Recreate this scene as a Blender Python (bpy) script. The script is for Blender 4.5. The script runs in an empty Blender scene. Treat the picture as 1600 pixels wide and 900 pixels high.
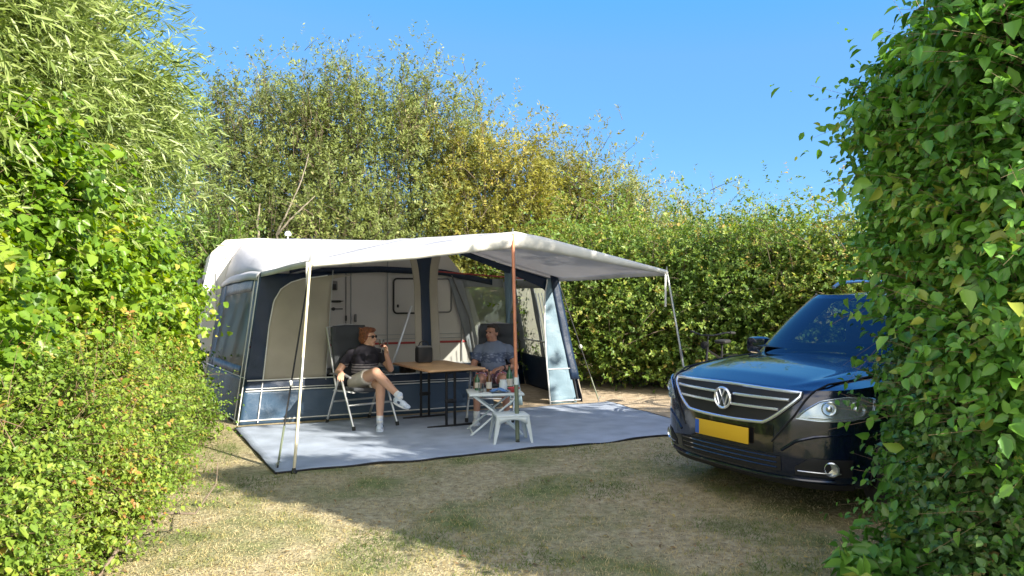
import bpy, bmesh, math, random
import numpy as np
from mathutils import Vector, Matrix
PI = math.pi
R = math.radians
rng = np.random.default_rng(7)
random.seed(7)
sc = bpy.context.scene
COL = sc.collection

# ------------------------------------------------------------------ camera, sky, sun, exposure
cam = bpy.data.cameras.new('camera'); camo = bpy.data.objects.new('camera', cam); COL.objects.link(camo)
cam.sensor_width = 36; cam.lens = 26.2; cam.clip_start = .05; cam.clip_end = 600
camo.location = (0, 0, 1.6); camo.rotation_euler = (R(90.4), 0, 0)
sc.camera = camo
F = 1164.0
def P(px, py, Y):                       # a point seen at photo pixel px, py at depth Y
    return Vector(((px-800)/F*Y, Y, 1.6-(py-458)/F*Y))
def G(px, py):                          # the ground point under a photo pixel
    Y = 1.6*F/(py-458); return Vector(((px-800)/F*Y, Y, 0))

SUN = Vector((.83, -.56, math.tan(R(30)))).normalized()
w = bpy.data.worlds.new('World'); sc.world = w; w.use_nodes = True
nt = w.node_tree; nt.nodes.clear()
sky = nt.nodes.new('ShaderNodeTexSky'); sky.sky_type = 'NISHITA'; sky.sun_disc = False
sky.sun_elevation = R(30); sky.sun_rotation = math.atan2(.83, -.56)
sky.air_density = 1.0; sky.dust_density = 0; sky.ozone_density = 2.0; sky.altitude = 2200
hs = nt.nodes.new('ShaderNodeHueSaturation'); hs.inputs['Saturation'].default_value = 1.32; hs.inputs['Hue'].default_value = .508
bg = nt.nodes.new('ShaderNodeBackground'); bg.inputs['Strength'].default_value = .13
wo = nt.nodes.new('ShaderNodeOutputWorld')
nt.links.new(sky.outputs[0], hs.inputs['Color'])
def wn(t, **k):
    n = nt.nodes.new(t)
    for a, b in k.items(): setattr(n, a, b)
    return n
cap = wn('ShaderNodeMix', data_type='RGBA', blend_type='DARKEN'); cap.inputs[0].default_value = .8; cap.inputs[7].default_value = (.42, 1.05, 2.0, 1)
nt.links.new(hs.outputs[0], cap.inputs[6])
# bright clouds added to the unseen sky behind the camera to fill the shade
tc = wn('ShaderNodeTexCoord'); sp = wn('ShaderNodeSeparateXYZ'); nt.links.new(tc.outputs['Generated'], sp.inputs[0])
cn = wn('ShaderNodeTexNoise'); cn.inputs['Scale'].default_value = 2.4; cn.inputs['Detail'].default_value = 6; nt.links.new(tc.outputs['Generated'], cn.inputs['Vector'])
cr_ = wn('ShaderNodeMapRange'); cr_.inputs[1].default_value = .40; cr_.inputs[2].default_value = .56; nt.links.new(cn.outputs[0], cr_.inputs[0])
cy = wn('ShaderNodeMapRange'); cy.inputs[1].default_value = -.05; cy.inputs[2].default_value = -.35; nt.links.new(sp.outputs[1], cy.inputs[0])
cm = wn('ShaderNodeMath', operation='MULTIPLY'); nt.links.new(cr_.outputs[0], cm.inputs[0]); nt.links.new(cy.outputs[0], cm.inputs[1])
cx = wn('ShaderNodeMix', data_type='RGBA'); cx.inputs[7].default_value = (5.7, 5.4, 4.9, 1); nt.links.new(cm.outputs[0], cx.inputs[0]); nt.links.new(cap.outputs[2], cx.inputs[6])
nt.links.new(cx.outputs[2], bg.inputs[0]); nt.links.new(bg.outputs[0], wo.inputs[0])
sl = bpy.data.lights.new('sun', 'SUN'); sl.energy = 3.45; sl.angle = R(.6); sl.color = (1, .93, .80)
so = bpy.data.objects.new('sun', sl); COL.objects.link(so); so.rotation_euler = SUN.to_track_quat('Z', 'Y').to_euler()
sc.view_settings.view_transform = 'Standard'; sc.view_settings.look = 'None'
sc.view_settings.exposure = 1.85; sc.view_settings.gamma = 1; sc.view_settings.use_curve_mapping = False
sc.cycles.max_bounces = 7; sc.cycles.transparent_max_bounces = 10; sc.cycles.diffuse_bounces = 4
sc.cycles.glossy_bounces = 3; sc.cycles.transmission_bounces = 4; sc.cycles.sample_clamp_indirect = 6

# ------------------------------------------------------------------ materials
M = {}
def mat(name, col, rough=.5, metal=0, coat=0, spec=.5, var=0, vscale=8, bump=0, bscale=60, alpha=1, sheen=0):
    m = bpy.data.materials.new(name); m.use_nodes = True; t = m.node_tree
    b = t.nodes['Principled BSDF']
    b.inputs['Base Color'].default_value = (*col, 1); b.inputs['Roughness'].default_value = rough
    b.inputs['Metallic'].default_value = metal; b.inputs['Coat Weight'].default_value = coat
    b.inputs['Coat Roughness'].default_value = .04; b.inputs['Specular IOR Level'].default_value = spec
    b.inputs['Sheen Weight'].default_value = sheen
    b.inputs['Alpha'].default_value = alpha
    tc = t.nodes.new('ShaderNodeTexCoord')
    if var:
        n = t.nodes.new('ShaderNodeTexNoise'); n.inputs['Scale'].default_value = vscale; n.inputs['Detail'].default_value = 5
        r = t.nodes.new('ShaderNodeValToRGB')
        r.color_ramp.elements[0].position = .3; r.color_ramp.elements[1].position = .72
        r.color_ramp.elements[0].color = (*[c*(1-var) for c in col], 1); r.color_ramp.elements[1].color = (*[min(1, c*(1+var)) for c in col], 1)
        t.links.new(tc.outputs['Object'], n.inputs['Vector']); t.links.new(n.outputs[0], r.inputs[0]); t.links.new(r.outputs[0], b.inputs['Base Color'])
    if bump:
        n = t.nodes.new('ShaderNodeTexNoise'); n.inputs['Scale'].default_value = bscale; n.inputs['Detail'].default_value = 3
        bp = t.nodes.new('ShaderNodeBump'); bp.inputs['Strength'].default_value = bump; bp.inputs['Distance'].default_value = .02
        t.links.new(tc.outputs['Object'], n.inputs['Vector']); t.links.new(n.outputs[0], bp.inputs['Height']); t.links.new(bp.outputs[0], b.inputs['Normal'])
    M[name] = m; return m

def leafmat(name, stops, trans=.35, rough=.42, tcol=None):
    m = bpy.data.materials.new(name); m.use_nodes = True; t = m.node_tree; b = t.nodes['Principled BSDF']
    a = t.nodes.new('ShaderNodeAttribute'); a.attribute_name = 'tint'
    r = t.nodes.new('ShaderNodeValToRGB'); el = r.color_ramp.elements
    while len(el) < len(stops): el.new(.5)
    for e, (p, c) in zip(el, stops): e.position = p; e.color = (*c, 1)
    t.links.new(a.outputs['Fac'], r.inputs[0]); t.links.new(r.outputs[0], b.inputs['Base Color'])
    b.inputs['Roughness'].default_value = rough; b.inputs['Specular IOR Level'].default_value = .35
    tr = t.nodes.new('ShaderNodeBsdfTranslucent'); mx = t.nodes.new('ShaderNodeMixShader'); mx.inputs[0].default_value = trans
    hv = t.nodes.new('ShaderNodeHueSaturation'); hv.inputs['Hue'].default_value = .485; hv.inputs['Saturation'].default_value = 1.15; hv.inputs['Value'].default_value = 1.5
    t.links.new(r.outputs[0], hv.inputs['Color']); t.links.new(hv.outputs[0], tr.inputs[0])
    t.links.new(b.outputs[0], mx.inputs[1]); t.links.new(tr.outputs[0], mx.inputs[2])
    t.links.new(mx.outputs[0], t.nodes['Material Output'].inputs[0])
    M[name] = m; return m

# ------------------------------------------------------------------ mesh helpers
def link(o, parent=None):
    COL.objects.link(o)
    if parent is not None: o.parent = parent
    return o
def tag(o, label=None, cat=None, group=None, kind=None):
    if label: o['label'] = label
    if cat: o['category'] = cat
    if group: o['group'] = group
    if kind: o['kind'] = kind
    return o
def empty(name, loc=(0, 0, 0), rz=0, label=None, cat=None, group=None):
    o = bpy.data.objects.new(name, None); o.empty_display_size = .1; o.location = loc; o.rotation_euler = (0, 0, rz)
    link(o); return tag(o, label, cat, group)
def smooth(me, ang=None):
    me.polygons.foreach_set('use_smooth', [True]*len(me.polygons))
    if ang: me.set_sharp_from_angle(angle=R(ang))
class MB:
    def __init__(s): s.v = []; s.f = []; s.m = []
    def add(s, V, Fc, mi=0):
        k = len(s.v); s.v += [tuple(p) for p in V]; s.f += [tuple(i+k for i in f) for f in Fc]; s.m += [mi]*len(Fc); return s
    def box(s, c, d, rot=None, bev=0, mi=0):
        bm = bmesh.new(); bmesh.ops.create_cube(bm, size=1)
        for v in bm.verts: v.co = Vector((v.co.x*d[0], v.co.y*d[1], v.co.z*d[2]))
        if bev: bmesh.ops.bevel(bm, geom=bm.edges[:], offset=min(bev, min(d)*.49), segments=2, profile=.5, affect='EDGES')
        Mx = Matrix.Translation(c) @ (rot if rot is not None else Matrix.Identity(4))
        s.add([Mx @ v.co for v in bm.verts], [[v.index for v in f.verts] for f in bm.faces], mi); bm.free(); return s
    def tube(s, pts, r, n=8, cap=True, mi=0, flat=1):
        pts = [Vector(p) for p in pts]; rs = r if isinstance(r, (list, tuple)) else [r]*len(pts)
        V = []; prev = None
        for i, p in enumerate(pts):
            d = (pts[min(i+1, len(pts)-1)]-pts[max(i-1, 0)]).normalized()
            if prev is None:
                a = d.cross(Vector((0, 0, 1)))
                if a.length < .05: a = d.cross(Vector((0, 1, 0)))
            else: a = prev-d*prev.dot(d)
            a.normalize(); b = d.cross(a); prev = a
            for k in range(n):
                t = 2*PI*k/n; V.append(p+(a*math.cos(t)+b*math.sin(t)*flat)*rs[i])
        Fc = [[i*n+k, i*n+(k+1) % n, (i+1)*n+(k+1) % n, (i+1)*n+k] for i in range(len(pts)-1) for k in range(n)]
        if cap: Fc += [list(range(n))[::-1], [(len(pts)-1)*n+k for k in range(n)]]
        return s.add(V, Fc, mi)
    def lathe(s, prof, n=24, Mx=None, mi=0):       # prof: (r, z); round local z
        Mx = Mx if Mx is not None else Matrix.Identity(4); V = []
        for r, z in prof:
            for k in range(n):
                t = 2*PI*k/n; V.append(Mx @ Vector((r*math.cos(t), r*math.sin(t), z)))
        Fc = [[i*n+k, i*n+(k+1) % n, (i+1)*n+(k+1) % n, (i+1)*n+k] for i in range(len(prof)-1) for k in range(n)]
        return s.add(V, Fc, mi)
    def grid(s, fn, nu, nv, mi=0, flip=False):
        V = [fn(i/nu, j/nv) for i in range(nu+1) for j in range(nv+1)]
        Fc = []
        for i in range(nu):
            for j in range(nv):
                q = [i*(nv+1)+j, (i+1)*(nv+1)+j, (i+1)*(nv+1)+j+1, i*(nv+1)+j+1]
                Fc.append(q[::-1] if flip else q)
        return s.add(V, Fc, mi)
    def build(s, name, ms, parent=None, sm=True, ang=40, thick=0, label=None):
        me = bpy.data.meshes.new(name); me.from_pydata(s.v, [], s.f)
        for m in (ms if isinstance(ms, (list, tuple)) else [ms]): me.materials.append(M[m] if isinstance(m, str) else m)
        me.polygons.foreach_set('material_index', s.m)
        me.validate(); me.update()
        if sm: smooth(me, ang)
        o = link(bpy.data.objects.new(name, me), parent)
        if thick:
            md = o.modifiers.new('solid', 'SOLIDIFY'); md.thickness = thick; md.offset = 0
        if label: o['label'] = label
        return o
def mesh_np(name, V, Q, m, parent=None, tint=None, sm=False):       # Q: list of (n x k) index arrays
    me = bpy.data.meshes.new(name); V = np.asarray(V, np.float32)
    me.vertices.add(len(V)); me.vertices.foreach_set('co', V.ravel())
    idx = np.concatenate([q.ravel() for q in Q]).astype(np.int32)
    sizes = np.concatenate([np.full(len(q), q.shape[1]) for q in Q]).astype(np.int32)
    st = np.concatenate([[0], np.cumsum(sizes)[:-1]]).astype(np.int32)
    me.loops.add(len(idx)); me.loops.foreach_set('vertex_index', idx)
    me.polygons.add(len(sizes)); me.polygons.foreach_set('loop_start', st)
    me.update(calc_edges=True)
    if tint is not None:
        a = me.attributes.new('tint', 'FLOAT', 'FACE'); a.data.foreach_set('value', np.asarray(tint, np.float32))
    me.materials.append(M[m])
    if sm: me.polygons.foreach_set('use_smooth', [True]*len(me.polygons))
    return link(bpy.data.objects.new(name, me), parent)

def unit(a): return a/np.maximum(np.linalg.norm(a, axis=-1, keepdims=True), 1e-6)
def leaf_arrays(Pp, D, N, L, W, tint, shape='oval', fold=.25, curl=.18):
    D = unit(D); N = unit(N-D*(N*D).sum(-1, keepdims=True)); S = np.cross(D, N)
    L = L[:, None]; W = W[:, None]; n = len(Pp)
    if shape == 'oval':
        pts = [(0, 0, 0), (.28, .42, 1), (.62, .40, 1), (1, 0, 0), (.62, -.40, 1), (.28, -.42, 1), (.5, 0, 0)]
        fs = [[0, 1, 2, 3, 6], [0, 6, 3, 4, 5]]
    elif shape == 'lance':
        pts = [(0, 0, 0), (.4, .5, 1), (1, 0, 0), (.4, -.5, 1), (.45, 0, 0)]; fs = [[0, 1, 2, 4], [0, 4, 2, 3]]
    else:
        pts = [(0, 0, 0), (.45, .5, 0), (1, 0, 0), (.45, -.5, 0)]; fs = [[0, 1, 2, 3]]
    V = np.stack([Pp+D*L*a+S*W*b+N*(W*fold*c-L*curl*a*a) for a, b, c in pts], 1)
    k = len(pts); base = (np.arange(n)*k)[:, None]
    Q = [base+np.array(f)[None] for f in fs]
    return V.reshape(-1, 3), Q, np.concatenate([tint]*len(fs))
def make_leaves(name, m, parent, batches):
    Vs = []; Qd = {}; off = 0
    for V, Q, t in batches:
        n = len(t)//len(Q)
        for i, q in enumerate(Q): Qd.setdefault(q.shape[1], []).append((q+off, t[i*n:(i+1)*n]))
        Vs.append(V); off += len(V)
    Ql = []; T = []
    for k in Qd:
        for q, t in Qd[k]: Ql.append(q); T.append(t)
    return mesh_np(name, np.concatenate(Vs), Ql, m, parent, np.concatenate(T))
def shoots(rg, S, D, Ln, nl, L, W, tint, shape, droop=.15, spread=.9, grav=.3, updir=.6, jit=.35, start=.15, **kw):
    """leaves set along shoots: S starts, D directions, Ln lengths"""
    n = len(S); D = unit(D)
    t = (np.arange(nl)+rg.random((n, nl)))/nl*(1-start)+start
    Pp = S[:, None]+D[:, None]*(Ln[:, None]*t)[..., None]
    Pp[..., 2] -= droop*Ln[:, None]*t*t
    pd = rg.normal(size=(n, nl, 3)); pd -= D[:, None]*(pd*D[:, None]).sum(-1, keepdims=True); pd = unit(pd)
    LD = D[:, None]*.55+pd*spread; LD[..., 2] -= grav
    LN = rg.normal(size=(n, nl, 3))*jit+np.array([0, 0, updir])+D[:, None]*.35
    LN += np.array([.15, -.25, 0])
    sz = (1+.3*rg.normal(size=(n, nl))).clip(.45, 1.6)*(1-.35*t**3)
    tt = (tint[:, None]+rg.normal(size=(n, nl))*.13).clip(0, 1)
    return leaf_arrays(Pp.reshape(-1, 3), LD.reshape(-1, 3), LN.reshape(-1, 3), (L*sz).ravel(), (W*sz).ravel(), tt.ravel(), shape, **kw)
def stems(name, m, parent, S, D, Ln, r, droop=.15, seg=3):
    n = len(S); D = unit(D); ts = np.linspace(0, 1, seg+1); k = 3
    a = unit(np.cross(D, np.array([.3, .2, 1.]))); b = np.cross(D, a); V = []
    for t in ts:
        c = S+D*(Ln*t)[:, None]; c = c.copy(); c[:, 2] -= droop*Ln*t*t
        for j in range(k):
            an = 2*PI*j/k; V.append(c+(a*math.cos(an)+b*math.sin(an))*(r*(1-.75*t)))
    V = np.stack(V, 1); base = (np.arange(n)*(seg+1)*k)[:, None]; Q = []
    for i in range(seg):
        for j in range(k): Q.append(base+np.array([i*k+j, i*k+(j+1) % k, (i+1)*k+(j+1) % k, (i+1)*k+j])[None])
    return mesh_np(name, V.reshape(-1, 3), Q, m, parent, sm=True)

# leaves and bark
leafmat('willow_leaf', [(0, (.06, .10, .025)), (.45, (.18, .25, .055)), (.8, (.33, .40, .13)), (1, (.48, .54, .30))], .3, .36)
leafmat('vine_leaf', [(0, (.045, .10, .014)), (.45, (.14, .26, .025)), (.88, (.29, .40, .045)), (1, (.46, .40, .08))], .38, .38)
leafmat('low_leaf', [(0, (.06, .11, .014)), (.5, (.155, .25, .032)), (.85, (.30, .37, .055)), (1, (.38, .20, .06))], .35, .45)
leafmat('dogwood_leaf', [(0, (.03, .09, .018)), (.5, (.095, .24, .038)), (.9, (.18, .36, .06)), (1, (.33, .38, .07))], .32, .3)
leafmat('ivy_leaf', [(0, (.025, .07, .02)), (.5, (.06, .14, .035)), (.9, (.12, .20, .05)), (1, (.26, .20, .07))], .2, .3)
leafmat('olive_leaf', [(0, (.07, .095, .028)), (.5, (.175, .22, .058)), (.85, (.28, .32, .10)), (1, (.36, .31, .15))], .3, .5)
leafmat('golden_leaf', [(0, (.11, .13, .025)), (.5, (.24, .24, .045)), (.85, (.35, .33, .06)), (1, (.42, .34, .10))], .35, .5)
leafmat('hazel_leaf', [(0, (.06, .11, .018)), (.5, (.125, .215, .035)), (.85, (.26, .32, .055)), (1, (.46, .34, .10))], .33, .45)
leafmat('grass_blade', [(0, (.07, .12, .02)), (.35, (.17, .21, .05)), (.6, (.44, .36, .16)), (1, (.56, .47, .27))], .25, .6)
mat('bark', (.16, .12, .085), .85, var=.4, vscale=20, bump=.6, bscale=40)
mat('pale_bark', (.22, .19, .14), .8, var=.3, vscale=15, bump=.3)
mat('twig', (.20, .14, .08), .8)
mat('green_twig', (.14, .17, .05), .7)
# fabrics and plastics
def fabric(name, col, rough=.75, trans=0, weave=500, coat=0, wr=.35):
    m = mat(name, col, rough, var=.10, vscale=3.0, coat=coat); t = m.node_tree; b = t.nodes['Principled BSDF']
    tc = t.nodes.new('ShaderNodeTexCoord'); n1 = t.nodes.new('ShaderNodeTexNoise'); n1.inputs['Scale'].default_value = 5; n1.inputs['Detail'].default_value = 4
    n1.inputs['Distortion'].default_value = .8
    n2 = t.nodes.new('ShaderNodeTexNoise'); n2.inputs['Scale'].default_value = weave
    ad = t.nodes.new('ShaderNodeMath'); ad.operation = 'MULTIPLY_ADD'; ad.inputs[1].default_value = .12
    bp = t.nodes.new('ShaderNodeBump'); bp.inputs['Strength'].default_value = wr; bp.inputs['Distance'].default_value = .03
    t.links.new(tc.outputs['Object'], n1.inputs['Vector']); t.links.new(tc.outputs['Object'], n2.inputs['Vector'])
    t.links.new(n2.outputs[0], ad.inputs[0]); t.links.new(n1.outputs[0], ad.inputs[2]); t.links.new(ad.outputs[0], bp.inputs['Height']); t.links.new(bp.outputs[0], b.inputs['Normal'])
    if trans:
        tr = t.nodes.new('ShaderNodeBsdfTranslucent'); tr.inputs[0].default_value = (*[min(1, c*1.1) for c in col], 1)
        mx = t.nodes.new('ShaderNodeMixShader'); mx.inputs[0].default_value = trans
        t.links.new(b.outputs[0], mx.inputs[1]); t.links.new(tr.outputs[0], mx.inputs[2]); t.links.new(mx.outputs[0], t.nodes['Material Output'].inputs[0])
    return m
fabric('roof_canvas', (.66, .65, .66), .7, trans=.26)
fabric('valance_canvas', (.74, .72, .66), .7, trans=.1)
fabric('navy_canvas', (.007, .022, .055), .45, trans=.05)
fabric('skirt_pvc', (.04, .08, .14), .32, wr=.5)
fabric('sunlit_panel', (.20, .30, .37), .45, trans=.25, wr=.5)  # paler copy of the navy awning fabric, with sunlight put into its colour
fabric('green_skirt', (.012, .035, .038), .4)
fabric('beige_canvas', (.42, .38, .31), .8, trans=.1)
fabric('grey_canvas', (.30, .33, .36), .7, trans=.12)
fabric('white_piping', (.75, .76, .74), .5)
fabric('curtain', (.26, .30, .36), .8, trans=.35)
fabric('chair_cloth', (.045, .05, .058), .8)
def film(name, col, al, rough=.12):
    m = mat(name, col, rough, spec=.8); t = m.node_tree; b = t.nodes['Principled BSDF']
    tr = t.nodes.new('ShaderNodeBsdfTransparent'); mx = t.nodes.new('ShaderNodeMixShader'); mx.inputs[0].default_value = al
    tr.inputs[0].default_value = (.86, .9, .9, 1)
    t.links.new(tr.outputs[0], mx.inputs[1]); t.links.new(b.outputs[0], mx.inputs[2]); t.links.new(mx.outputs[0], t.nodes['Material Output'].inputs[0]); return m
film('window_film', (.30, .34, .34), .25, .15); t_ = M['window_film'].node_tree
tr_ = t_.nodes.new('ShaderNodeBsdfTranslucent'); tr_.inputs[0].default_value = (.75, .76, .66, 1); m2_ = t_.nodes.new('ShaderNodeMixShader'); m2_.inputs[0].default_value = .26
t_.links.new(t_.nodes['Mix Shader'].outputs[0], m2_.inputs[1]); t_.links.new(tr_.outputs[0], m2_.inputs[2]); t_.links.new(m2_.outputs[0], t_.nodes['Material Output'].inputs[0])
film('clear_cover', (.35, .4, .42), .30, .03)
mat('caravan_white', (.66, .64, .60), .35, var=.05, vscale=2, bump=.03, bscale=120)
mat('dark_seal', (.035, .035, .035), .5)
mat('grey_plastic', (.20, .20, .20), .5)
mat('red_stripe', (.45, .06, .06), .4)
mat('silver_stripe', (.40, .41, .42), .35)
mat('bamboo', (.62, .55, .38), .5, var=.15, vscale=14)
mat('copper_pole', (.62, .24, .13), .4, metal=.2, var=.15, vscale=10)
mat('steel_pole', (.45, .45, .44), .35, metal=.8)
mat('aluminium', (.68, .69, .69), .3, metal=.75)
mat('green_pole', (.14, .17, .11), .5)
mat('black_strap', (.02, .02, .022), .7)
mat('white_strap', (.7, .7, .66), .7)
mat('black_metal', (.018, .018, .02), .4, metal=.3)
mat('white_plastic', (.62, .68, .68), .35)
mat('rubber', (.02, .02, .02), .75)

# ------------------------------------------------------------------ the ground
def ground_material():
    m = bpy.data.materials.new('dry_lawn'); m.use_nodes = True; t = m.node_tree; b = t.nodes['Principled BSDF']; M['dry_lawn'] = m
    b.inputs['Roughness'].default_value = .95; b.inputs['Specular IOR Level'].default_value = .1
    g = t.nodes.new('ShaderNodeNewGeometry')
    def noise(s, d=4, dist=0):
        n = t.nodes.new('ShaderNodeTexNoise'); n.inputs['Scale'].default_value = s; n.inputs['Detail'].default_value = d; n.inputs['Distortion'].default_value = dist
        t.links.new(g.outputs['Position'], n.inputs['Vector']); return n.outputs[0]
    def ramp(i, a, b_, c0=(0, 0, 0), c1=(1, 1, 1)):
        r = t.nodes.new('ShaderNodeValToRGB'); r.color_ramp.elements[0].position = a; r.color_ramp.elements[1].position = b_
        r.color_ramp.elements[0].color = (*c0, 1); r.color_ramp.elements[1].color = (*c1, 1); t.links.new(i, r.inputs[0]); return r.outputs[0]
    def mix(f, a, b_, bt='MIX'):
        x = t.nodes.new('ShaderNodeMix'); x.data_type = 'RGBA'; x.blend_type = bt
        if isinstance(f, float): x.inputs[0].default_value = f
        else: t.links.new(f, x.inputs[0])
        for s, i in ((a, 6), (b_, 7)):
            if isinstance(s, tuple): x.inputs[i].default_value = (*s, 1)
            else: t.links.new(s, x.inputs[i])
        return x.outputs[2]
    tan = mix(ramp(noise(14, 8), .35, .7), (.31, .255, .145), (.52, .45, .28))
    green = mix(ramp(noise(9, 6), .35, .65), (.10, .14, .04), (.22, .25, .09))
    c = mix(ramp(noise(1.3, 7, .15), .45, .68), tan, green)
    c = mix(ramp(noise(34, 4), .52, .75), c, (.16, .125, .075))
    sx = t.nodes.new('ShaderNodeSeparateXYZ'); t.links.new(g.outputs['Position'], sx.inputs[0])
    far = t.nodes.new('ShaderNodeMapRange'); far.inputs[1].default_value = 8.6; far.inputs[2].default_value = 9.8
    t.links.new(sx.outputs[1], far.inputs[0])
    sand = mix(ramp(noise(7, 6), .3, .75), (.36, .28, .19), (.58, .47, .34))
    c = mix(far.outputs[0], c, sand)
    t.links.new(c, b.inputs['Base Color'])
    bp = t.nodes.new('ShaderNodeBump'); bp.inputs['Strength'].default_value = .9; bp.inputs['Distance'].default_value = .03
    t.links.new(noise(45, 6), bp.inputs['Height']); t.links.new(bp.outputs[0], b.inputs['Normal'])
ground_material()
mb = MB(); mb.grid(lambda a, b: (-150+300*a, -60+330*b, 0), 8, 8); o = mb.build('ground', 'dry_lawn', sm=False); tag(o, kind='structure')

OX, OY = -3.30, 9.02; TA = math.atan2(.412, .911)       # the tent's front left corner and its turn
def TL(s, y, z=0):
    return Vector((OX+.911*s-.412*y, OY+.412*s+.911*y, z))
def to_tent(x, y):
    dx, dy = x-OX, y-OY; return .911*dx+.412*dy, -.412*dx+.911*dy
def grass():
    n = 150000; rg = np.random.default_rng(3)
    y = 3.4+(rg.random(n)**1.5)*5.6; x = rg.uniform(-.72, .72, n)*(y+.4)
    s = .911*(x-OX)+.412*(y-OY); l = -.412*(x-OX)+.911*(y-OY)
    k = ~((s > -.12) & (s < 5.0) & (l > -2.76)); x, y = x[k], y[k]
    def vn(x, y, sc_, sd):
        r = np.random.default_rng(sd); g = r.random((64, 64)); u = (x*sc_) % 64; v = (y*sc_) % 64
        i, j = u.astype(int), v.astype(int); fu, fv = u-i, v-j; fu = fu*fu*(3-2*fu); fv = fv*fv*(3-2*fv)
        i2, j2 = (i+1) % 64, (j+1) % 64
        return (g[i, j]*(1-fu)+g[i2, j]*fu)*(1-fv)+(g[i, j2]*(1-fu)+g[i2, j2]*fu)*fv
    d = .5*vn(x, y, 1.3, 1)+.3*vn(x, y, 4.1, 2)+.2*vn(x, y, 11, 4); d = ((d-.5)*1.7+.5).clip(0, 1)
    k = rg.random(len(x)) < (.10+1.15*d); x, y, d = x[k], y[k], d[k]; n = len(x)
    Pp = np.stack([x, y, np.full(n, -.002)], 1); D = rg.normal(size=(n, 3))*.55; D[:, 2] = .5+rg.random(n)*.6
    N = rg.normal(size=(n, 3)); L = (.008+.026*rg.random(n))*(.6+.9*d); W = .0028+.002*rg.random(n)
    t = (.98-.95*np.clip((d-.42)*2.0, 0, 1)+rg.normal(size=n)*.13).clip(0, 1)
    return make_leaves('lawn_grass', 'grass_blade', None, [leaf_arrays(Pp, D, N, L, W, t, 'quad', curl=.3)])
tag(grass(), 'short dry grass of the lawn', 'grass', kind='stuff')
def litter():
    rg = np.random.default_rng(31); n = 500; y = 3.6+rg.random(n)**1.3*5; x = rg.uniform(-.65, .6, n)*y
    s = .911*(x-OX)+.412*(y-OY); l = -.412*(x-OX)+.911*(y-OY); k = ~((s > -.2) & (s < 5.1) & (l > -2.8)); x, y = x[k], y[k]; n = len(x)
    Pp = np.stack([x, y, np.full(n, .014)], 1); D = rg.normal(size=(n, 3)); D[:, 2] *= .15; N = rg.normal(size=(n, 3))*.3+np.array([0, 0, 1])
    return make_leaves('fallen_leaves', 'dead_leaf', None, [leaf_arrays(Pp, D, N, .02+.03*rg.random(n), .008+.014*rg.random(n), rg.random(n), 'oval')])
leafmat('dead_leaf', [(0, (.12, .07, .03)), (.5, (.30, .19, .08)), (1, (.45, .36, .12))], .1, .7)
tag(litter(), 'dry leaves scattered over the lawn', 'fallen leaves', kind='stuff')

# ------------------------------------------------------------------ vegetation
def hedge(name, label, cat, quads, m, n, nl, L, W, shape, ln=(.15, .35), seed=1, inner=.35, group=None, stem=None, root=(0, 0), lean=(0, 0, .5), lump=.25, tmean=.5, **kw):
    """quads: list of (p0, p1, h0, h1, depth, weight): a wall of shoots over the ground line p0-p1, its outside on the right of p0->p1"""
    rg = np.random.default_rng(seed)
    root_o = empty(name, (root[0], root[1], 0), 0, label, cat, group)
    S = []; D = []
    tw = sum(q[5] for q in quads)
    for (p0, p1, h0, h1, dep, wt, *zm) in quads:
        zm = zm[0] if zm else 0
        k = int(n*wt/tw); p0 = np.array(p0, float); p1 = np.array(p1, float); u = p1-p0; ul = np.linalg.norm(u); u /= ul
        no = np.array([u[1], -u[0]]); a = rg.random(k); h = h0+(h1-h0)*a
        ph = rg.random(4)*6
        lumpf = lump*(np.sin(a*ul*2.7+ph[0])*.5+np.sin(a*ul*6.1+ph[1])*.3)
        b = rg.random(k)**.85; z = zm+b*(h+lumpf-zm)
        lz = lump*(.5*np.sin(a*ul*3.3+z*2.9+ph[2])+.5*np.sin(a*ul*5.2-z*4.3+ph[3]))
        top = np.clip((b-.78)/.22, 0, 1)
        ins = np.abs(rg.normal(size=k))*.16*(1-top)+top*rg.random(k)*dep-lz*.45
        ii = rg.random(k) < inner; ins[ii] = (rg.random(k)*dep)[ii]
        pos = p0[None]+u[None]*(a*ul)[:, None]-no[None]*ins[:, None]
        S.append(np.column_stack([pos, z]))
        d = np.column_stack([no[None]*(1-.7*top)[:, None]+np.zeros((k, 2)), .25+top*1.1])+rg.normal(size=(k, 3))*.5+np.array(lean)*.5
        D.append(d)
    S = np.concatenate(S); D = np.concatenate(D); Ln = rg.uniform(*ln, len(S))
    S[:, 0] -= root[0]; S[:, 1] -= root[1]
    cl = np.sin(S[:, 0]*2.1+S[:, 2]*1.7)*.1+np.sin(S[:, 1]*3.1-S[:, 2]*2.3)*.1
    tint = (tmean+cl+rg.normal(size=len(S))*.12).clip(0, 1)
    big = rg.random(len(S)) < .14; far = (rg.random(len(S)) < .05) & ~big
    Ln = np.where(far, Ln*1.7+.08, Ln)
    make_leaves('foliage', m, root_o, [shoots(rg, S[~big], D[~big], Ln[~big], nl, L, W, tint[~big], shape, **kw),
                                       shoots(rg, S[big], D[big], Ln[big]*1.1, max(5, nl-3), L*1.35, W*1.4, (tint[big]+.12).clip(0, 1), 'oval', **kw)])
    if stem:
        k = rg.random(len(S)) < stem; stems('twigs', 'twig', root_o, S[k]-unit(D[k])*.1, D[k], Ln[k]+.1, .003)['kind'] = 'stuff'
    return root_o
def trunk(mb_, pts, r0, r1, n=8):
    pts = [Vector(p) for p in pts]; Q = []
    for i in range(len(pts)-1):
        for k in range(4): Q.append(pts[i].lerp(pts[i+1], k/4)+Vector((random.uniform(-1, 1), random.uniform(-1, 1), 0))*r0*.25)
    Q.append(pts[-1]); mb_.tube(Q, [r0+(r1-r0)*i/(len(Q)-1) for i in range(len(Q))], n)

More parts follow.
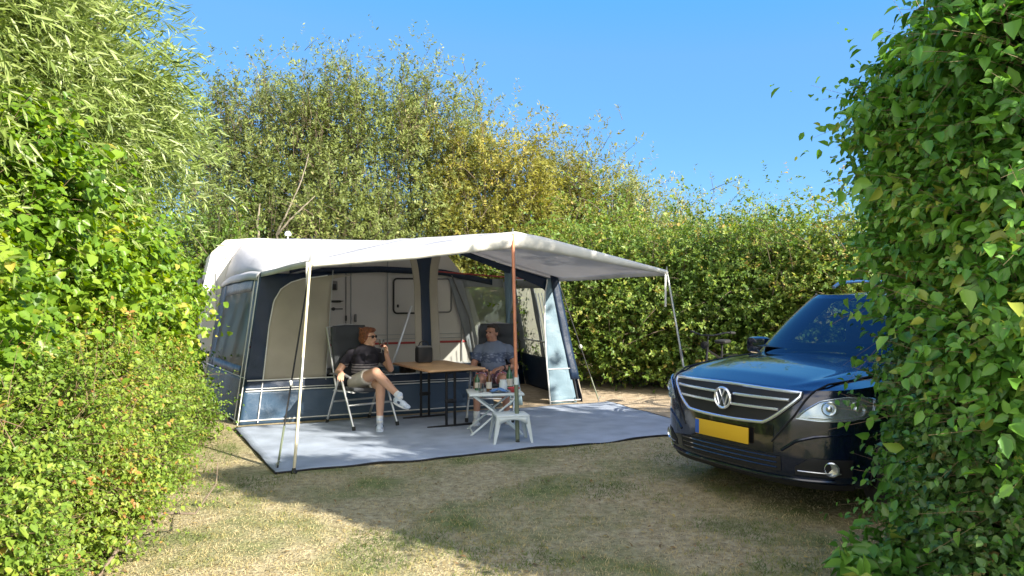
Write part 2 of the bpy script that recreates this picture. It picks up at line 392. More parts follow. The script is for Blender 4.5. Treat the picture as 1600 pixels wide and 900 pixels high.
def tree(name, label, x, y, h, rad, m, seed, ns=3600, nl=11, L=.075, W=.026, group=None, zlo=.6, bark='bark', tmean=.5, shape='quad', cat='tree', up=.9):
    rg = np.random.default_rng(seed); random.seed(seed)
    o = empty(name, (x, y, 0), 0, label, cat, group)
    tb = MB(); ends = []
    for k in range(5):
        an = 2*PI*k/5+rg.random(); rr = rad*.55*rg.random()+.2
        e = (math.cos(an)*rr, math.sin(an)*rr, h*(.6+.25*rg.random())); ends.append(e)
        trunk(tb, [(math.cos(an)*.12, math.sin(an)*.12, -.05), (math.cos(an)*rr*.35, math.sin(an)*rr*.35, h*.25), (e[0]*.8, e[1]*.8, h*.45), e], .055+.03*rg.random(), .012)
    tb.build('trunk', bark, o)
    nc = 90
    zc = zlo+(h*.93-zlo)*rg.random(nc)**.8; f = (zc-zlo)/(h-zlo)
    Rz = rad*np.sqrt(np.clip(1-((f-.35)/.72)**2, .03, 1)); an = rg.random(nc)*2*PI; rr = Rz*(.55+.45*rg.random(nc))
    C = np.column_stack([np.cos(an)*rr, np.sin(an)*rr, zc]); cs = .22+.28*rg.random(nc)
    ct = rg.normal(size=nc)*.13
    ci = rg.integers(0, nc, ns)
    S = C[ci]+rg.normal(size=(ns, 3))*cs[ci][:, None]*np.array([.8, .8, 1.1])
    # leading shoots that feather the top
    nt_ = ns//9; a2 = rg.random(nt_)*2*PI; r2 = rad*.75*np.sqrt(rg.random(nt_)); tops = 14
    tc = np.column_stack([np.cos(a2[:tops])*r2[:tops], np.sin(a2[:tops])*r2[:tops]]); ti = rg.integers(0, tops, nt_)
    zt = h*(.80+.2*(1-(np.linalg.norm(tc, axis=1)/rad)**2))*(.92+.1*rg.random(tops)); q = rg.random(nt_)
    S2 = np.column_stack([tc[ti]*(1+.1*q[:, None])+rg.normal(size=(nt_, 2))*.10*(1.15-q)[:, None]*1.5, zt[ti]-1.3*(1-q)])
    S = np.concatenate([S, S2]); ci = np.concatenate([ci, rg.integers(0, nc, nt_)])
    D = np.column_stack([S[:, 0]/rad*.8, S[:, 1]/rad*.8, np.full(len(S), up)])+rg.normal(size=(len(S), 3))*.45
    D[-nt_:] *= np.array([.35, .35, 1.6])
    k = S[:, 2] > .15; S, D, ci = S[k], D[k], ci[k]
    Ln = rg.uniform(.2, .5, len(S))
    tint = (tmean+ct[ci]+(S[:, 2]/h-.5)*.1+rg.normal(size=len(S))*.1).clip(0, 1)
    make_leaves('crown', m, o, [shoots(rg, S, D, Ln, nl, L, W, tint, shape, spread=.8, grav=.05)])
    kk = rg.random(len(S)) < .12; kk[-nt_:] |= rg.random(nt_) < .45
    twg = stems('twigs', bark, o, S[kk]-unit(D[kk])*.25, D[kk], Ln[kk]+.3, .007); twg['kind'] = 'stuff'
    return o
def at(px, Y): return (px-800)/F*Y
def ht(py, Y): return 1.6+(458-py)/F*Y
# willows and bushes behind the caravan: px, top, depth, radius, leaf, label
BT = [(318, 118, 16.0, 1.7, 'olive_leaf', .42, 'grey-green willow bush at the left end of the row behind the caravan'),
      (425, 84, 16.2, 1.8, 'olive_leaf', .48, 'tall airy willow above the left end of the caravan roof'),
      (505, 128, 15.6, 1.5, 'olive_leaf', .40, 'darker willow filling the dip between the two tallest bushes'),
      (590, 70, 16.4, 1.8, 'olive_leaf', .52, 'tallest willow of the row, feathery top above the tent roof'),
      (690, 118, 16.8, 1.7, 'olive_leaf', .58, 'pale willow just left of the yellow bush'),
      (768, 176, 15.8, 1.5, 'golden_leaf', .52, 'golden yellow bush above the peak of the sun canopy'),
      (862, 200, 17.0, 1.6, 'golden_leaf', .38, 'yellow-green bush right of the golden one'),
      (935, 243, 17.4, 1.5, 'olive_leaf', .66, 'olive bush where the treeline starts dropping to the right'),
      (1012, 288, 18.0, 1.5, 'olive_leaf', .72, 'low brownish bush above the right tip of the canopy'),
      (1102, 290, 18.0, 1.5, 'olive_leaf', .60, 'thin bush with upright tips left of the windscreen'),
      (1186, 312, 17.6, 1.5, 'hazel_leaf', .62, 'low rounded bush behind the hedge above the car'),
      (1262, 318, 17.0, 1.4, 'hazel_leaf', .52, 'small bush peeping over the hedge near the roof rails')]
for i, (px, py, Y, rad, lm, tm, lb) in enumerate(BT):
    tree('willow_bush' if 'leaf' in lm and lm != 'hazel_leaf' else 'hazel_bush', lb, at(px, Y), Y, ht(py, Y)-(.75 if i == 0 else .3 if i < 6 else .45 if i < 8 else .8), rad, lm, 40+i, ns=3900 if i < 8 else 3000,
         L=.085, W=.03, group='bushes behind the pitch', tmean=tm, zlo=.3)
# a second dark belt right behind the caravan and the leafy hedge beyond the lawn
BH = [(318, 352, 13.4, 1.0, 'hazel_leaf', .45, 'low leafy bush at the left end of the caravan'),
      (400, 300, 14.2, 1.2, 'olive_leaf', .22, 'dark bush around the pale bare stems behind the caravan'),
      (520, 290, 14.6, 1.3, 'olive_leaf', .35, 'bush right of the pale bare stems behind the caravan'),
      (640, 300, 15.0, 1.3, 'olive_leaf', .45, 'bush behind the middle of the tent roof'),
      (760, 310, 15.2, 1.3, 'golden_leaf', .30, 'yellowish bush behind the peak of the canopy')]
for i, (px, py, Y, rad, lm, tm, lb) in enumerate(BH):
    tree('bush', lb, at(px, Y), Y, ht(py, Y), rad, lm, 80+i, ns=2400, L=.075, W=.03, group='low bushes behind the caravan', tmean=tm, zlo=.2, cat='bush')
HH = [(868, 352, 14.6, 1.15, .42), (944, 345, 13.6, 1.15, .55), (1024, 368, 13.2, 1.1, .62), (1106, 352, 12.9, 1.1, .45), (1186, 340, 12.5, 1.1, .36), (1262, 325, 12.1, 1.1, .52), (1336, 318, 11.6, 1.1, .60), (1420, 300, 11.4, 1.2, .5), (1520, 300, 11.2, 1.2, .5)]
HL = ['green hedge shrub seen past the right side of the tent', 'bright green hedge shrub right beside the tent corner', 'yellowish hedge shrub under the tip of the canopy',
      'green hedge shrub behind the right canopy pole', 'darkest hedge shrub, behind the bicycle', 'broad-leaved hedge shrub behind the car bonnet', 'brownish-yellow hedge shrub above the car roof',
      'hedge shrub behind the car, hidden by the near hedge', 'last hedge shrub to the right behind the car']
for i, (px, py, Y, rad, tm) in enumerate(HH):
    tree('hedge_shrub', HL[i], at(px, Y), Y, ht(py, Y)-(.55 if i < 5 else .8)+(.0, .25, -.15, .2, -.1, .25, -.1, 0, 0)[i], rad*(1, 1.05, .9, 1.05, .95, 1, 1, 1, 1)[i], 'hazel_leaf', 100+i, ns=5600, nl=9, L=.062, W=.040, group='shrubs of the hedge beyond the lawn', tmean=tm, zlo=.05, shape='lance', cat='shrub', up=.5)
# pale bare stems behind the caravan
o = empty('bare_tree', (at(440, 12.7)-.3, 14.6, 0), 0, 'pale bare forked stems rising behind the caravan roof', 'tree'); tb = MB()
bx = at(440, 12.7)-.3
def rel(px, py, Y): p = P(px, py, Y); return (p.x-bx, p.y-14.6, p.z)
trunk(tb, [(0.1, .1, 0), rel(432, 366, 13.3), rel(455, 318, 13.3), rel(472, 280, 13.35), rel(482, 240, 13.5)], .022, .007)
tb.build('trunk', 'pale_bark', o)
tb = MB(); trunk(tb, [rel(434, 366, 13.3), rel(452, 344, 13.25), rel(475, 322, 13.3), rel(492, 306, 13.4)], .020, .008)
trunk(tb, [rel(404, 372, 13.4), rel(402, 345, 13.4), rel(406, 318, 13.5)], .028, .012); tb.build('branch', 'pale_bark', o)

# left side: hedge with vines, low shrub, willow
hedge('vine_hedge', 'tall bright green broad-leaved hedge left of the tent', 'hedge',
      [((-3.85, 8.1), (-4.35, 9.5), 2.2, 2.1, 1.0, 1.6), ((-3.2, 5.6), (-3.85, 8.1), 2.45, 2.2, 1.5, 3.6), ((-2.95, 3.0), (-3.2, 5.6), 2.5, 2.45, 1.6, 3.8), ((-4.25, 9.5), (-5.3, 9.9), 2.1, 2.1, .8, .6)],
      'vine_leaf', 9000, 9, .070, .060, 'oval', ln=(.15, .45), seed=11, inner=.22, stem=.5, root=(-3.2, 6), lump=.62, tmean=.52, grav=.35, updir=.7)
hedge('low_shrub', 'low bushy shrub with small yellow-green leaves at the bottom left', 'shrub',
      [((-3.02, 6.4), (-3.57, 8.3), 1.0, .85, .8, 1.4), ((-2.45, 4.6), (-3.02, 6.4), 1.0, 1.0, 1.1, 2.4), ((-2.28, 3.2), (-2.45, 4.6), .9, .95, 1.1, 2.2)],
      'low_leaf', 9500, 11, .032, .020, 'lance', ln=(.12, .34), seed=12, inner=.2, stem=.5, root=(-2.4, 5.6), lump=.5, tmean=.5)
def willow():
    rg = np.random.default_rng(5); o = empty('willow_tree', (-5.25, 6.2, 0), 0, 'silvery willow with long narrow leaves hanging over the left hedge', 'tree')
    tb = MB(); trunk(tb, [(0, 0, 0), (.1, -.1, 1.5), (.3, -.2, 2.6)], .16, .1, 10)
    for e in ((1.6, .4, 4.0), (1.2, -1.2, 3.6), (-.3, .8, 4.6), (.8, 1.2, 3.9), (.9, -2.2, 3.9)): trunk(tb, [(.25, -.2, 2.4), (e[0]*.6, e[1]*.6, e[2]*.85), e], .07, .015)
    tb.build('trunk', 'bark', o)
    nc = 100; v = unit(rg.normal(size=(nc, 3))); v[:, 2] = np.abs(v[:, 2])*.9-.25
    C = np.array([.55, -.2, 3.55])+v*np.array([1.55, 2.7, 1.9])*(.6+.4*rg.random((nc, 1)))
    ci = rg.integers(0, nc, 5200); S = C[ci]+rg.normal(size=(5200, 3))*np.array([.26, .3, .3])
    D = rg.normal(size=(5200, 3))*.4+np.array([.75, -.25, -.12])+(S-np.array([.5, 0, 3.5]))*.22; Ln = rg.uniform(.35, .75, 5200)
    k = (S[:, 0]+Ln*.8) < 2.25-.12*(S[:, 2]-3); S, D, Ln, ci = S[k], D[k], Ln[k], ci[k]
    # a curtain of shoots over the hedge top
    n2 = 3000; a = rg.random(n2); S2 = np.column_stack([2.05-a*.0+rg.normal(size=n2)*.25-.75*a, -3.2+a*5.2, 1.75+rg.random(n2)*2.3])
    S2[:, 0] = (2.15+(-2.9+(-.85)*a*1.0)-(-2.9))-.35+rg.normal(size=n2)*.2
    D2 = rg.normal(size=(n2, 3))*.35+np.array([.8, -.35, -.25]); L2 = rg.uniform(.3, .65, n2)
    S = np.concatenate([S, S2]); D = np.concatenate([D, D2]); Ln = np.concatenate([Ln, L2])
    tint = (.55+rg.normal(size=len(S))*.17).clip(0, 1)
    make_leaves('crown', 'willow_leaf', o, [shoots(rg, S, D, Ln, 15, .125, .0195, tint, 'lance', droop=.3, spread=.45, grav=.12, jit=.7, curl=.1)])
    stems('twigs', 'green_twig', o, S[::2], D[::2], Ln[::2], .003, droop=.3)['kind'] = 'stuff'
willow()
def plant(name, label, loc, hh, n, L, W, m, seed, spread=.2, cat='plant', gx=(0, 0)):
    rg = np.random.default_rng(seed); o = empty(name, loc, 0, label, cat)
    D = rg.normal(size=(n, 3))*.5+np.array([gx[0], gx[1], 1.3]); S = rg.normal(size=(n, 3))*np.array([spread, spread, 0])
    S[:, 2] = 0; Ln = hh*(.5+.6*rg.random(n)); make_leaves('foliage', m, o, [shoots(rg, S, D, Ln, 9, L, W, (.6+rg.normal(size=n)*.15).clip(0, 1), 'oval', grav=.1, start=.25)])
    stems('stem', 'green_twig', o, S, D, Ln, .004); return o
plant('seedling', 'little seedling growing at the rear corner of the mat', G(322, 690), .34, 4, .085, .045, 'vine_leaf', 21, .03)
# twig poking from the low shrub
o = empty('fallen_twig', (-2.35, 5.2, 0), 0, 'bare dark twig arching out of the low shrub onto the grass', 'twig'); mb = MB()
mb.tube([(0.02, -1.0, .0), (.05, -.86, .1), (.16, -.52, .22), (.28, -.32, .16), (.33, -.1, .3), (.30, .0, .42)], [.012, .011, .009, .007, .005, .003], 6)
mb.tube([(.07, -.8, .12), (.06, -.72, .28), (.12, -.66, .38)], [.007, .005, .003], 5); mb.build('stem', 'bark', o)

# right side hedge: dogwood above, ivy and privet below
hedge('dogwood_hedge', 'big dark green dogwood hedge filling the right edge', 'hedge',
      [((2.72, 4.45), (2.38, 4.15), 2.35, 2.5, .4, .7), ((2.38, 4.15), (2.24, 3.35), 2.5, 2.95, .9, 2.7), ((2.24, 3.35), (2.55, 2.95), 2.95, 3.0, .9, 2.3), ((2.5, 2.95), (4.2, 3.0), 2.95, 3.1, .9, 2.2), ((4.2, 4.6), (2.35, 4.45), 3.2, 2.6, .8, 1.3), ((2.32, 4.35), (2.17, 3.85), 2.62, 2.7, .45, 1.1, 1.6), ((2.24, 3.7), (2.2, 3.25), 3.15, 3.2, .4, .5, 2.3)],
      'dogwood_leaf', 10500, 9, .070, .044, 'oval', ln=(.18, .45), seed=13, inner=.36, stem=.8, root=(3, 3.8), lump=.35, tmean=.52, grav=.55, updir=.55)
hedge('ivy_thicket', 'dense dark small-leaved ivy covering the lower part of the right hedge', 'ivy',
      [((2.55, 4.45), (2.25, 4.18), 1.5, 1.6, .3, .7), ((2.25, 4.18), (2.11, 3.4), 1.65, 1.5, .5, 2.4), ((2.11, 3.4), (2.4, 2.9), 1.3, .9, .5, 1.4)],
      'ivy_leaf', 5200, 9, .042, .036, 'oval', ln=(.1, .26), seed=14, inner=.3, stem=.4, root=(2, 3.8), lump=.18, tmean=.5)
plant('dock_plant', 'broad light green leaves sprouting at the foot of the right hedge', (1.93, 3.9, 0),   .45, 16, .12, .08, 'dogwood_leaf', 23, .10, gx=(-.25, -.1))
hedge('tall_hedge', 'tall hedge on the right that shades the car', 'hedge',
      [((8.6, 6.1), (4.3, 4.75), 4.3, 3.7, .9, 1), ((4.3, 3.05), (8.6, 4.2), 3.7, 4.3, .9, 1)], 'dogwood_leaf', 5200, 9, .12, .08, 'lance', ln=(.25, .6), seed=15, inner=.6, stem=.02, root=(6.4, 4.6), lump=.4)
tree('shade_tree', 'dense round tree standing behind the right hedge beside the car', 5.8, 4.9, 5.6, 1.5, 'dogwood_leaf', 71, ns=2100, nl=9, L=.11, W=.075, shape='lance', zlo=1.6)
#PART2
# ------------------------------------------------------------------ caravan (own frame: x along the tent front, y away from it)
ROT = (OX, OY, 0)
car_v = empty('caravan', ROT, TA, 'white caravan behind the awning, its wall seen through the open tent front', 'caravan')
CY = 2.38
prof = [(-.30, .42), (-.36, .9), (-.33, 1.7), (-.22, 2.2), (-.02, 2.40), (.4, 2.44), (3.0, 2.44), (3.42, 2.34), (3.7, 2.0), (3.98, 1.45), (4.12, 1.0), (4.08, .42)]
mb = MB(); n = len(prof)
for yy in (CY, CY+2.15): mb.v += [(a, yy, b) for a, b in prof]
mb.f = [tuple(range(n)), tuple(range(n, 2*n))[::-1]]+[(i, (i+1) % n, n+(i+1) % n, n+i)[::-1] for i in range(n)]; mb.m = [0]*len(mb.f)
mb.build('body', 'caravan_white', car_v, ang=30)
mb = MB()
for z, h_ in ((.92, .012), (.85, .012), (.42, .03)): mb.box((1.9, CY-.008, z), (4.2 if z > .5 else 4.3, .012, h_), bev=.003)
mb.build('trim_strip', 'silver_stripe', car_v)
mb = MB(); mb.box((1.9, CY-.007, .78), (4.25, .01, .035), bev=.002); mb.build('red_stripe', 'red_stripe', car_v)
for s in (-.15, 3.75): mb = MB(); mb.tube([(s, CY-.02, .45), (s, CY-.02, 1.9)], .012, 6); mb.build('corner_seal', 'silver_stripe', car_v)
def frame_rect(mb_, s0, s1, z0, z1, y, r, rad=.06):
    pts = []
    for cx, cz, a0 in ((s1-rad, z1-rad, 0), (s0+rad, z1-rad, 90), (s0+rad, z0+rad, 180), (s1-rad, z0+rad, 270)):
        for k in range(5): a = R(a0+k*22.5); pts.append((cx+rad*math.cos(a), y, cz+rad*math.sin(a)))
    pts.append(pts[0]); mb_.tube(pts, r, 6, cap=False); return pts
def hatch(s0, s1, z0, z1, name, fm, pm):
    mb_ = MB(); frame_rect(mb_, s0, s1, z0, z1, CY-.012, .016); f = mb_.build(name, fm, car_v)
    q = MB(); q.box(((s0+s1)/2, CY-.006, (z0+z1)/2), (s1-s0-.02, .014, z1-z0-.02), bev=.006); q.build('panel', pm, f)
    q = MB(); q.box((s0+.07, CY-.02, z0+.12), (.03, .03, .05), bev=.008); q.build('latch', 'dark_seal', f)
hatch(2.56, 2.98, 1.27, 1.84, 'locker_hatch', 'dark_seal', 'caravan_white')
hatch(3.12, 3.56, 1.28, 1.84, 'locker_hatch', 'grey_plastic', 'caravan_white')
mb = MB(); frame_rect(mb, 1.86, 2.46, .47, 2.2, CY-.012, .010); d = mb.build('door', 'silver_stripe', car_v)
mb = MB(); mb.box((1.93, CY-.03, 1.2), (.035, .04, .13), bev=.01); mb.build('handle', 'grey_plastic', d)
mb = MB(); mb.box((1.52, CY-.035, 1.72), (.24, .07, .15), bev=.02); l_ = mb.build('awning_lamp', 'grey_plastic', car_v)
mb = MB(); mb.box((1.52, CY-.075, 1.70), (.19, .015, .09), bev=.006); mb.build('lens', 'dark_seal', l_)
mb = MB(); mb.box((1.62, CY-.012, 1.47), (.16, .014, .035), bev=.012); mb.tube([(1.66, CY-.02, 1.47), (1.74, CY-.02, 1.475)], [.02, .004], 6); mb.build('ornament', 'dark_seal', car_v)
mb = MB(); mb.box((1.58, CY-.012, 1.35), (.30, .012, .018), bev=.005); mb.lathe([(0, 0), (.028, 0), (.028, .02), (0, .022)], 14, Matrix.Translation((1.58, CY-.008, 1.35)) @ Matrix.Rotation(R(90), 4, 'X')); mb.build('coat_hook', 'dark_seal', car_v)
mb = MB(); mb.tube([(1.78, CY-.012, 2.0), (1.78, CY-.012, .95)], .006, 6); mb.box((1.78, CY-.02, 1.2), (.03, .02, .09), bev=.008); mb.build('cable', 'dark_seal', car_v)
for s in (-.5,):
    mb = MB(); mb.box((-.355, CY+1.0, 1.55), (.05, 1.5, .55), bev=.03); mb.build('end_window', 'grey_plastic', car_v)
for y in (CY+.18, CY+1.95):
    wm = MB(); Mx = Matrix.Translation((1.9, y, .31)) @ Matrix.Rotation(R(90), 4, 'X')
    wm.lathe([(.2, -.08), (.29, -.09), (.31, -.06), (.31, .06), (.29, .09), (.2, .08)], 28, Mx); wh = wm.build('wheel', 'rubber', car_v)
    wm = MB(); wm.lathe([(0, -.05), (.19, -.07), (.21, 0), (.19, .07), (0, .05)], 24, Mx); wm.build('rim', 'aluminium', wh)
mb = MB(); mb.tube([(.95, CY+.5, 2.43), (.95, CY+.5, 2.56)], .012, 8); mb.lathe([(0, .0), (.05, .0), (.055, .03), (.03, .07), (0, .075)], 14, Matrix.Translation((.95, CY+.5, 2.53))); mb.build('roof_aerial', 'white_plastic', car_v)

# ------------------------------------------------------------------ awning tent
tent = empty('awning_tent', ROT, TA, 'large blue and grey caravan awning with a pale roof and an open front', 'tent')
def lerp(a, b, t): return a+(b-a)*t
def itp(x, xs, ys): return float(np.interp(x, xs, ys))
def zfront(s): return itp(s, [.27, 1.2, 2.0, 2.35, 2.8, 3.6, 4.45], [1.865, 2.10, 2.30, 2.36, 2.28, 2.05, 1.83])
def zback(s): return itp(s, [-.04, .06, .2, .45, 1.0, 3.3, 4.2, 4.62], [1.78, 2.12, 2.33, 2.425, 2.45, 2.46, 2.30, 1.86])
def roofp(a, b):                     # a along the front, b from back to front
    s = lerp(lerp(-.04, 4.66, a), lerp(.27, 4.45, a), b); y = lerp(CY-.02, .2, b)
    aa = a*4.7; zb = zback(lerp(-.04, 4.62, a)); zf = zfront(lerp(.27, 4.45, a))
    z = lerp(zb, zf, b)
    rib = abs(math.sin(PI*a*2)); z -= .055*rib*math.sin(PI*b)*(1 if .05 < a < .95 else .3)
    z += .008*math.sin(a*31+b*9)*math.sin(PI*b)+.22*math.sin(PI*b)*max(0, 1-a/.07)**1.0*.25
    return (s, y, z)
mb = MB(); mb.grid(roofp, 72, 24, flip=True)
mb.build('roof', 'roof_canvas', tent, thick=.004, ang=180)
for a_ in (.12, .30, .5, .70, .88):
    sm_ = MB(); sm_.grid(lambda u, v: tuple(Vector(roofp(a_+.0012*(2*v-1), u))+Vector((0, 0, .0045))), 24, 1, flip=False); sm_.build('roof_seam', 'grey_canvas', tent, sm=False)
# rounded side aprons where the roof folds over the left and right walls
def apron(side):
    def f(a, b):
        a0 = 0 if side < 0 else 1; p = Vector(roofp(a0, a)); out = -1 if side < 0 else 1
        return (p.x+out*(.045*b+.02*math.sin(PI*b)), p.y, p.z-.10*b-.02*math.sin(a*PI)*b)
    m_ = MB(); m_.grid(f, 24, 3, flip=side > 0); return m_
apron(-1).build('roof_edge', 'roof_canvas', tent, thick=.004, ang=180); apron(1).build('roof_edge', 'roof_canvas', tent, thick=.004, ang=180)
# sun canopy
def canp(a, b):                      # b 0 at the tent, 1 at the front edge
    s = lerp(lerp(.27, 4.45, a), itp(a, [0, .515, 1], [.5, 2.66, 4.74]), b); y = lerp(.2, -2.1-.05*math.sin(PI*a), b)
    zf = itp(a, [0, .25, .45, .52, .6, .8, 1], [1.925, 2.07, 2.225, 2.275, 2.225, 2.05, 1.875]); z = lerp(zfront(lerp(.27, 4.45, a)), zf, b)
    z -= .05*math.sin(PI*b)*abs(math.sin(2*PI*a))+.004*math.sin(a*50+b*7)*math.sin(PI*b); return (s, y, z)
mb = MB(); mb.grid(canp, 72, 20); mb.build('sun_canopy', 'roof_canvas', tent, thick=.004, ang=180)
def valp(a, b):
    p = Vector(canp(a, 1)); h_ = itp(a, [0, .3, .52, .75, 1], [.075, .13, .185, .12, .055])
    return (p.x, p.y-.006-.02*math.sin(PI*b)+.004*math.sin(a*90)*b, p.z-h_*b+.002)
mb = MB(); mb.grid(valp, 100, 4); mb.build('valance', 'valance_canvas', tent, thick=.003, ang=180)
def cside(a0, out):
    def f(a, b): p = Vector(canp(a0, a)); return (p.x+out*.004, p.y, p.z-.06*b)
    m_ = MB(); m_.grid(f, 20, 2); return m_
cside(0, -1).build('canopy_hem', 'roof_canvas', tent, thick=.003); cside(1, 1).build('canopy_hem', 'roof_canvas', tent, thick=.003)
# front wall, leaning back
def FW(s, z, off=0):
    k = z/1.87; return (s+.27*k*(1-2*s/4.76), .2*k-off, z)
def wrinkle(s, z): return .012*math.sin(s*7.3+z*5)+.008*math.sin(s*17+z*11)
def fpanel(name, s0, s1, z0, z1, m, nu=24, nz=10, off=0, parent=None, wr=1):
    """z0, z1, s0, s1 may be functions"""
    def f(a, b):
        zz0 = z0(lerp(0, 1, a)) if callable(z0) else z0; zz1 = z1(lerp(0, 1, a)) if callable(z1) else z1; z = lerp(zz0, zz1, b)
        q0 = s0(z) if callable(s0) else s0; q1 = s1(z) if callable(s1) else s1
        s = lerp(q0, q1, a); p = FW(s, z, off); return (p[0], p[1]+wr*wrinkle(s, z)*.6, p[2])
    m_ = MB(); m_.grid(f, nu, nz); return m_.build(name, m, parent or tent, thick=.004, ang=180)
def strip(pts, r, name, m, parent=None):
    m_ = MB(); m_.tube(pts, r, 6); return m_.build(name, m, parent or tent)
sk = fpanel('front_skirt', 0, 3.35, 0.0, lambda a: .40-.0*a, 'skirt_pvc', 60, 10)
fpanel('skirt_band', 0, 3.35, .40, .53, 'navy_canvas', 60, 3)
m_ = MB()
for z in (.05, .40, .43, .53):
    m_.tube([(FW(s, z, .012)[0], FW(s, z, .012)[1]+.6*wrinkle(s, z), z) for s in np.linspace(.02 if z > .3 else 0, 3.33, 40)], .008 if z != .43 else .005, 5)
m_.tube([FW(.21, z, .014) for z in np.linspace(.02, .5, 8)], .007, 5)
m_.build('piping', 'white_piping', sk)
# left corner panel in navy with its arched inner edge
def arch(z): return itp(z, [.5, 1.2, 1.5, 1.66, 1.76, 1.81, 1.85], [.21, .20, .22, .30, .46, .70, 1.15])
cp = fpanel('corner_panel', 0, arch, .53, lambda a: 1.85, 'navy_canvas', 20, 24)
strip([FW(arch(z), z, .012) for z in np.linspace(.53, 1.83, 30)], .007, 'piping', 'white_piping', cp)
fpanel('door_panel', arch, lambda z: 1.0 if z < 1.82 else 1.3, .53, lambda a: 1.84, 'beige_canvas', 12, 24)
strip([FW(1.0, z, .01) for z in np.linspace(.5, 1.9, 8)], .006, 'zip', 'silver_stripe')
# middle post panel: navy web between beige edges, flaring at the top
def flare(z, k): return itp(z, [0, 1.7, 1.95, 2.15, 2.3], [0, 0, .03*k, .09*k, .16*k])
pp = fpanel('centre_post_panel', lambda z: 2.23-flare(z, 1), lambda z: 2.33-flare(z, .8), .53, 2.25, 'beige_canvas', 4, 24, wr=0)
fpanel('centre_post_panel', lambda z: 2.33-flare(z, .8), lambda z: 2.47+flare(z, .8), .53, 2.30, 'navy_canvas', 4, 24, wr=0)
fpanel('centre_post_panel', lambda z: 2.47+flare(z, .8), lambda z: 2.60+flare(z, 1), .53, 2.25, 'beige_canvas', 4, 24, wr=0)
# gable border on the right half and the right corner leg
def gp(a, b):
    s = lerp(2.75, 4.60, a); zt = zfront(min(4.45, s))-.02; th = itp(a, [0, .55, .85, 1], [.07, .10, .16, .34])
    p = FW(s*1.0, zt, .0); return (s*.93+.19 if a < 0 else lerp(2.72, 4.45, a), .2, zt-th*b)
mb = MB(); mb.grid(gp, 30, 3); mb.build('gable_border', 'navy_canvas', tent, thick=.004)
bL = lambda z: itp(z, [0, .6, 1.2, 1.6, 1.8], [4.22, 4.26, 4.33, 4.42, 4.50]); bR = lambda z: itp(z, [0, 1.8], [4.66, 4.58])
rp = fpanel('right_panel', bL, bR, 0.0, 1.82, 'sunlit_panel', 8, 24, off=.01)
strip([FW(bL(z), z, .02) for z in np.linspace(0, 1.8, 20)], .010, 'piping', 'white_piping', rp)
strip([FW(lerp(bL(.5), bR(.5), t), .5, .024) for t in np.linspace(0, 1, 10)], .006, 'piping', 'white_piping', rp)
strip([FW(lerp(bL(0), 4.72, t), .04, .024) for t in np.linspace(0, 1, 10)], .008, 'piping', 'white_piping', rp)
fpanel('leg_strip', lambda z: bR(z)-.02, lambda z: bR(z)+.12, .34, 1.86, 'navy_canvas', 3, 14, off=.022)
def rw(s_, z): return None
mb = MB()
mb.grid(lambda a, b: (lerp(4.66+.10*(1-b), 4.90-.0*b, a)+lerp(0, -.30, b)+.0, lerp(-.02, .2, b)+.26*a, lerp(0.02, 1.80, b)), 4, 12)
mb.build('outer_strip', 'beige_canvas', tent, thick=.004)
# opened flap tied back behind the middle of the right half
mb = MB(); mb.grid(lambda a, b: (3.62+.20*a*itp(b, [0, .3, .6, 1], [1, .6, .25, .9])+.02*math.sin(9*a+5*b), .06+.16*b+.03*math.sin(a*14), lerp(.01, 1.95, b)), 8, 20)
mb.build('tied_flap', 'sunlit_panel', tent, thick=.004, ang=180)
# left side wall, seen from outside: flares outwards to the back
def SWL(y, z, off=0):
    k = y/2.36; kz = z/1.87; s = lerp(0, -.36, k)*(1-kz)+lerp(.27, -.04, k)*kz; return (s-off, y+.2*kz*(1-k), z)
def lpanel(name, y0, y1, z0, z1, m, off=0, parent=None, ny=14, nz=12, th=.004):
    def f(a, b):
        ya = y0(b) if callable(y0) else y0; yb = y1(b) if callable(y1) else y1; y = lerp(ya, yb, a); z = lerp(z0(y) if callable(z0) else z0, z1(y) if callable(z1) else z1, b)
        p = SWL(y, z, off); return (p[0]+.5*wrinkle(y*1.4, z), p[1], p[2])
    m_ = MB(); m_.grid(f, ny, nz, flip=True); return m_.build(name, m, parent or tent, thick=th, ang=180)
ztop = lambda y: lerp(1.84, 1.74, y/2.36)
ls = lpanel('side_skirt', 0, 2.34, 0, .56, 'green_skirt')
strip([SWL(y, .56, .012) for y in np.linspace(0, 2.34, 14)], .007, 'piping', 'white_piping', ls)
strip([SWL(y, .04, .012) for y in np.linspace(0, 2.34, 14)], .006, 'piping', 'white_piping', ls)
fr = lpanel('side_frame', 0, .30, .56, ztop, 'skirt_pvc', ny=4)
lpanel('side_frame', 1.98, 2.34, .56, ztop, 'skirt_pvc', ny=4)
lpanel('side_frame', .30, 1.98, lambda y: ztop(y)-.20, ztop, 'skirt_pvc', nz=3)
lpanel('side_frame', .30, 1.98, .56, .68, 'skirt_pvc', nz=2)
wn = lpanel('window', .30, 1.98, .68, lambda y: ztop(y)-.20, 'window_film', th=0)
def curt(y0, y1):
    m_ = MB(); m_.grid(lambda a, b: tuple(Vector(SWL(lerp(y0, y1, a)+.0, lerp(.66, ztop(1)-.18, b)))+Vector((.05+.02*math.sin(a*24), 0, 0))), 30, 6, flip=True); return m_.build('curtain', 'curtain', wn, thick=.003, ang=180)
curt(.32, .72); curt(1.15, 1.96)
for z_, y_ in ((0, .02), (0, .2)):
    strip([SWL(y_, z, .014) for z in np.linspace(0, 1.84, 10)], .007, 'seam', 'white_piping')
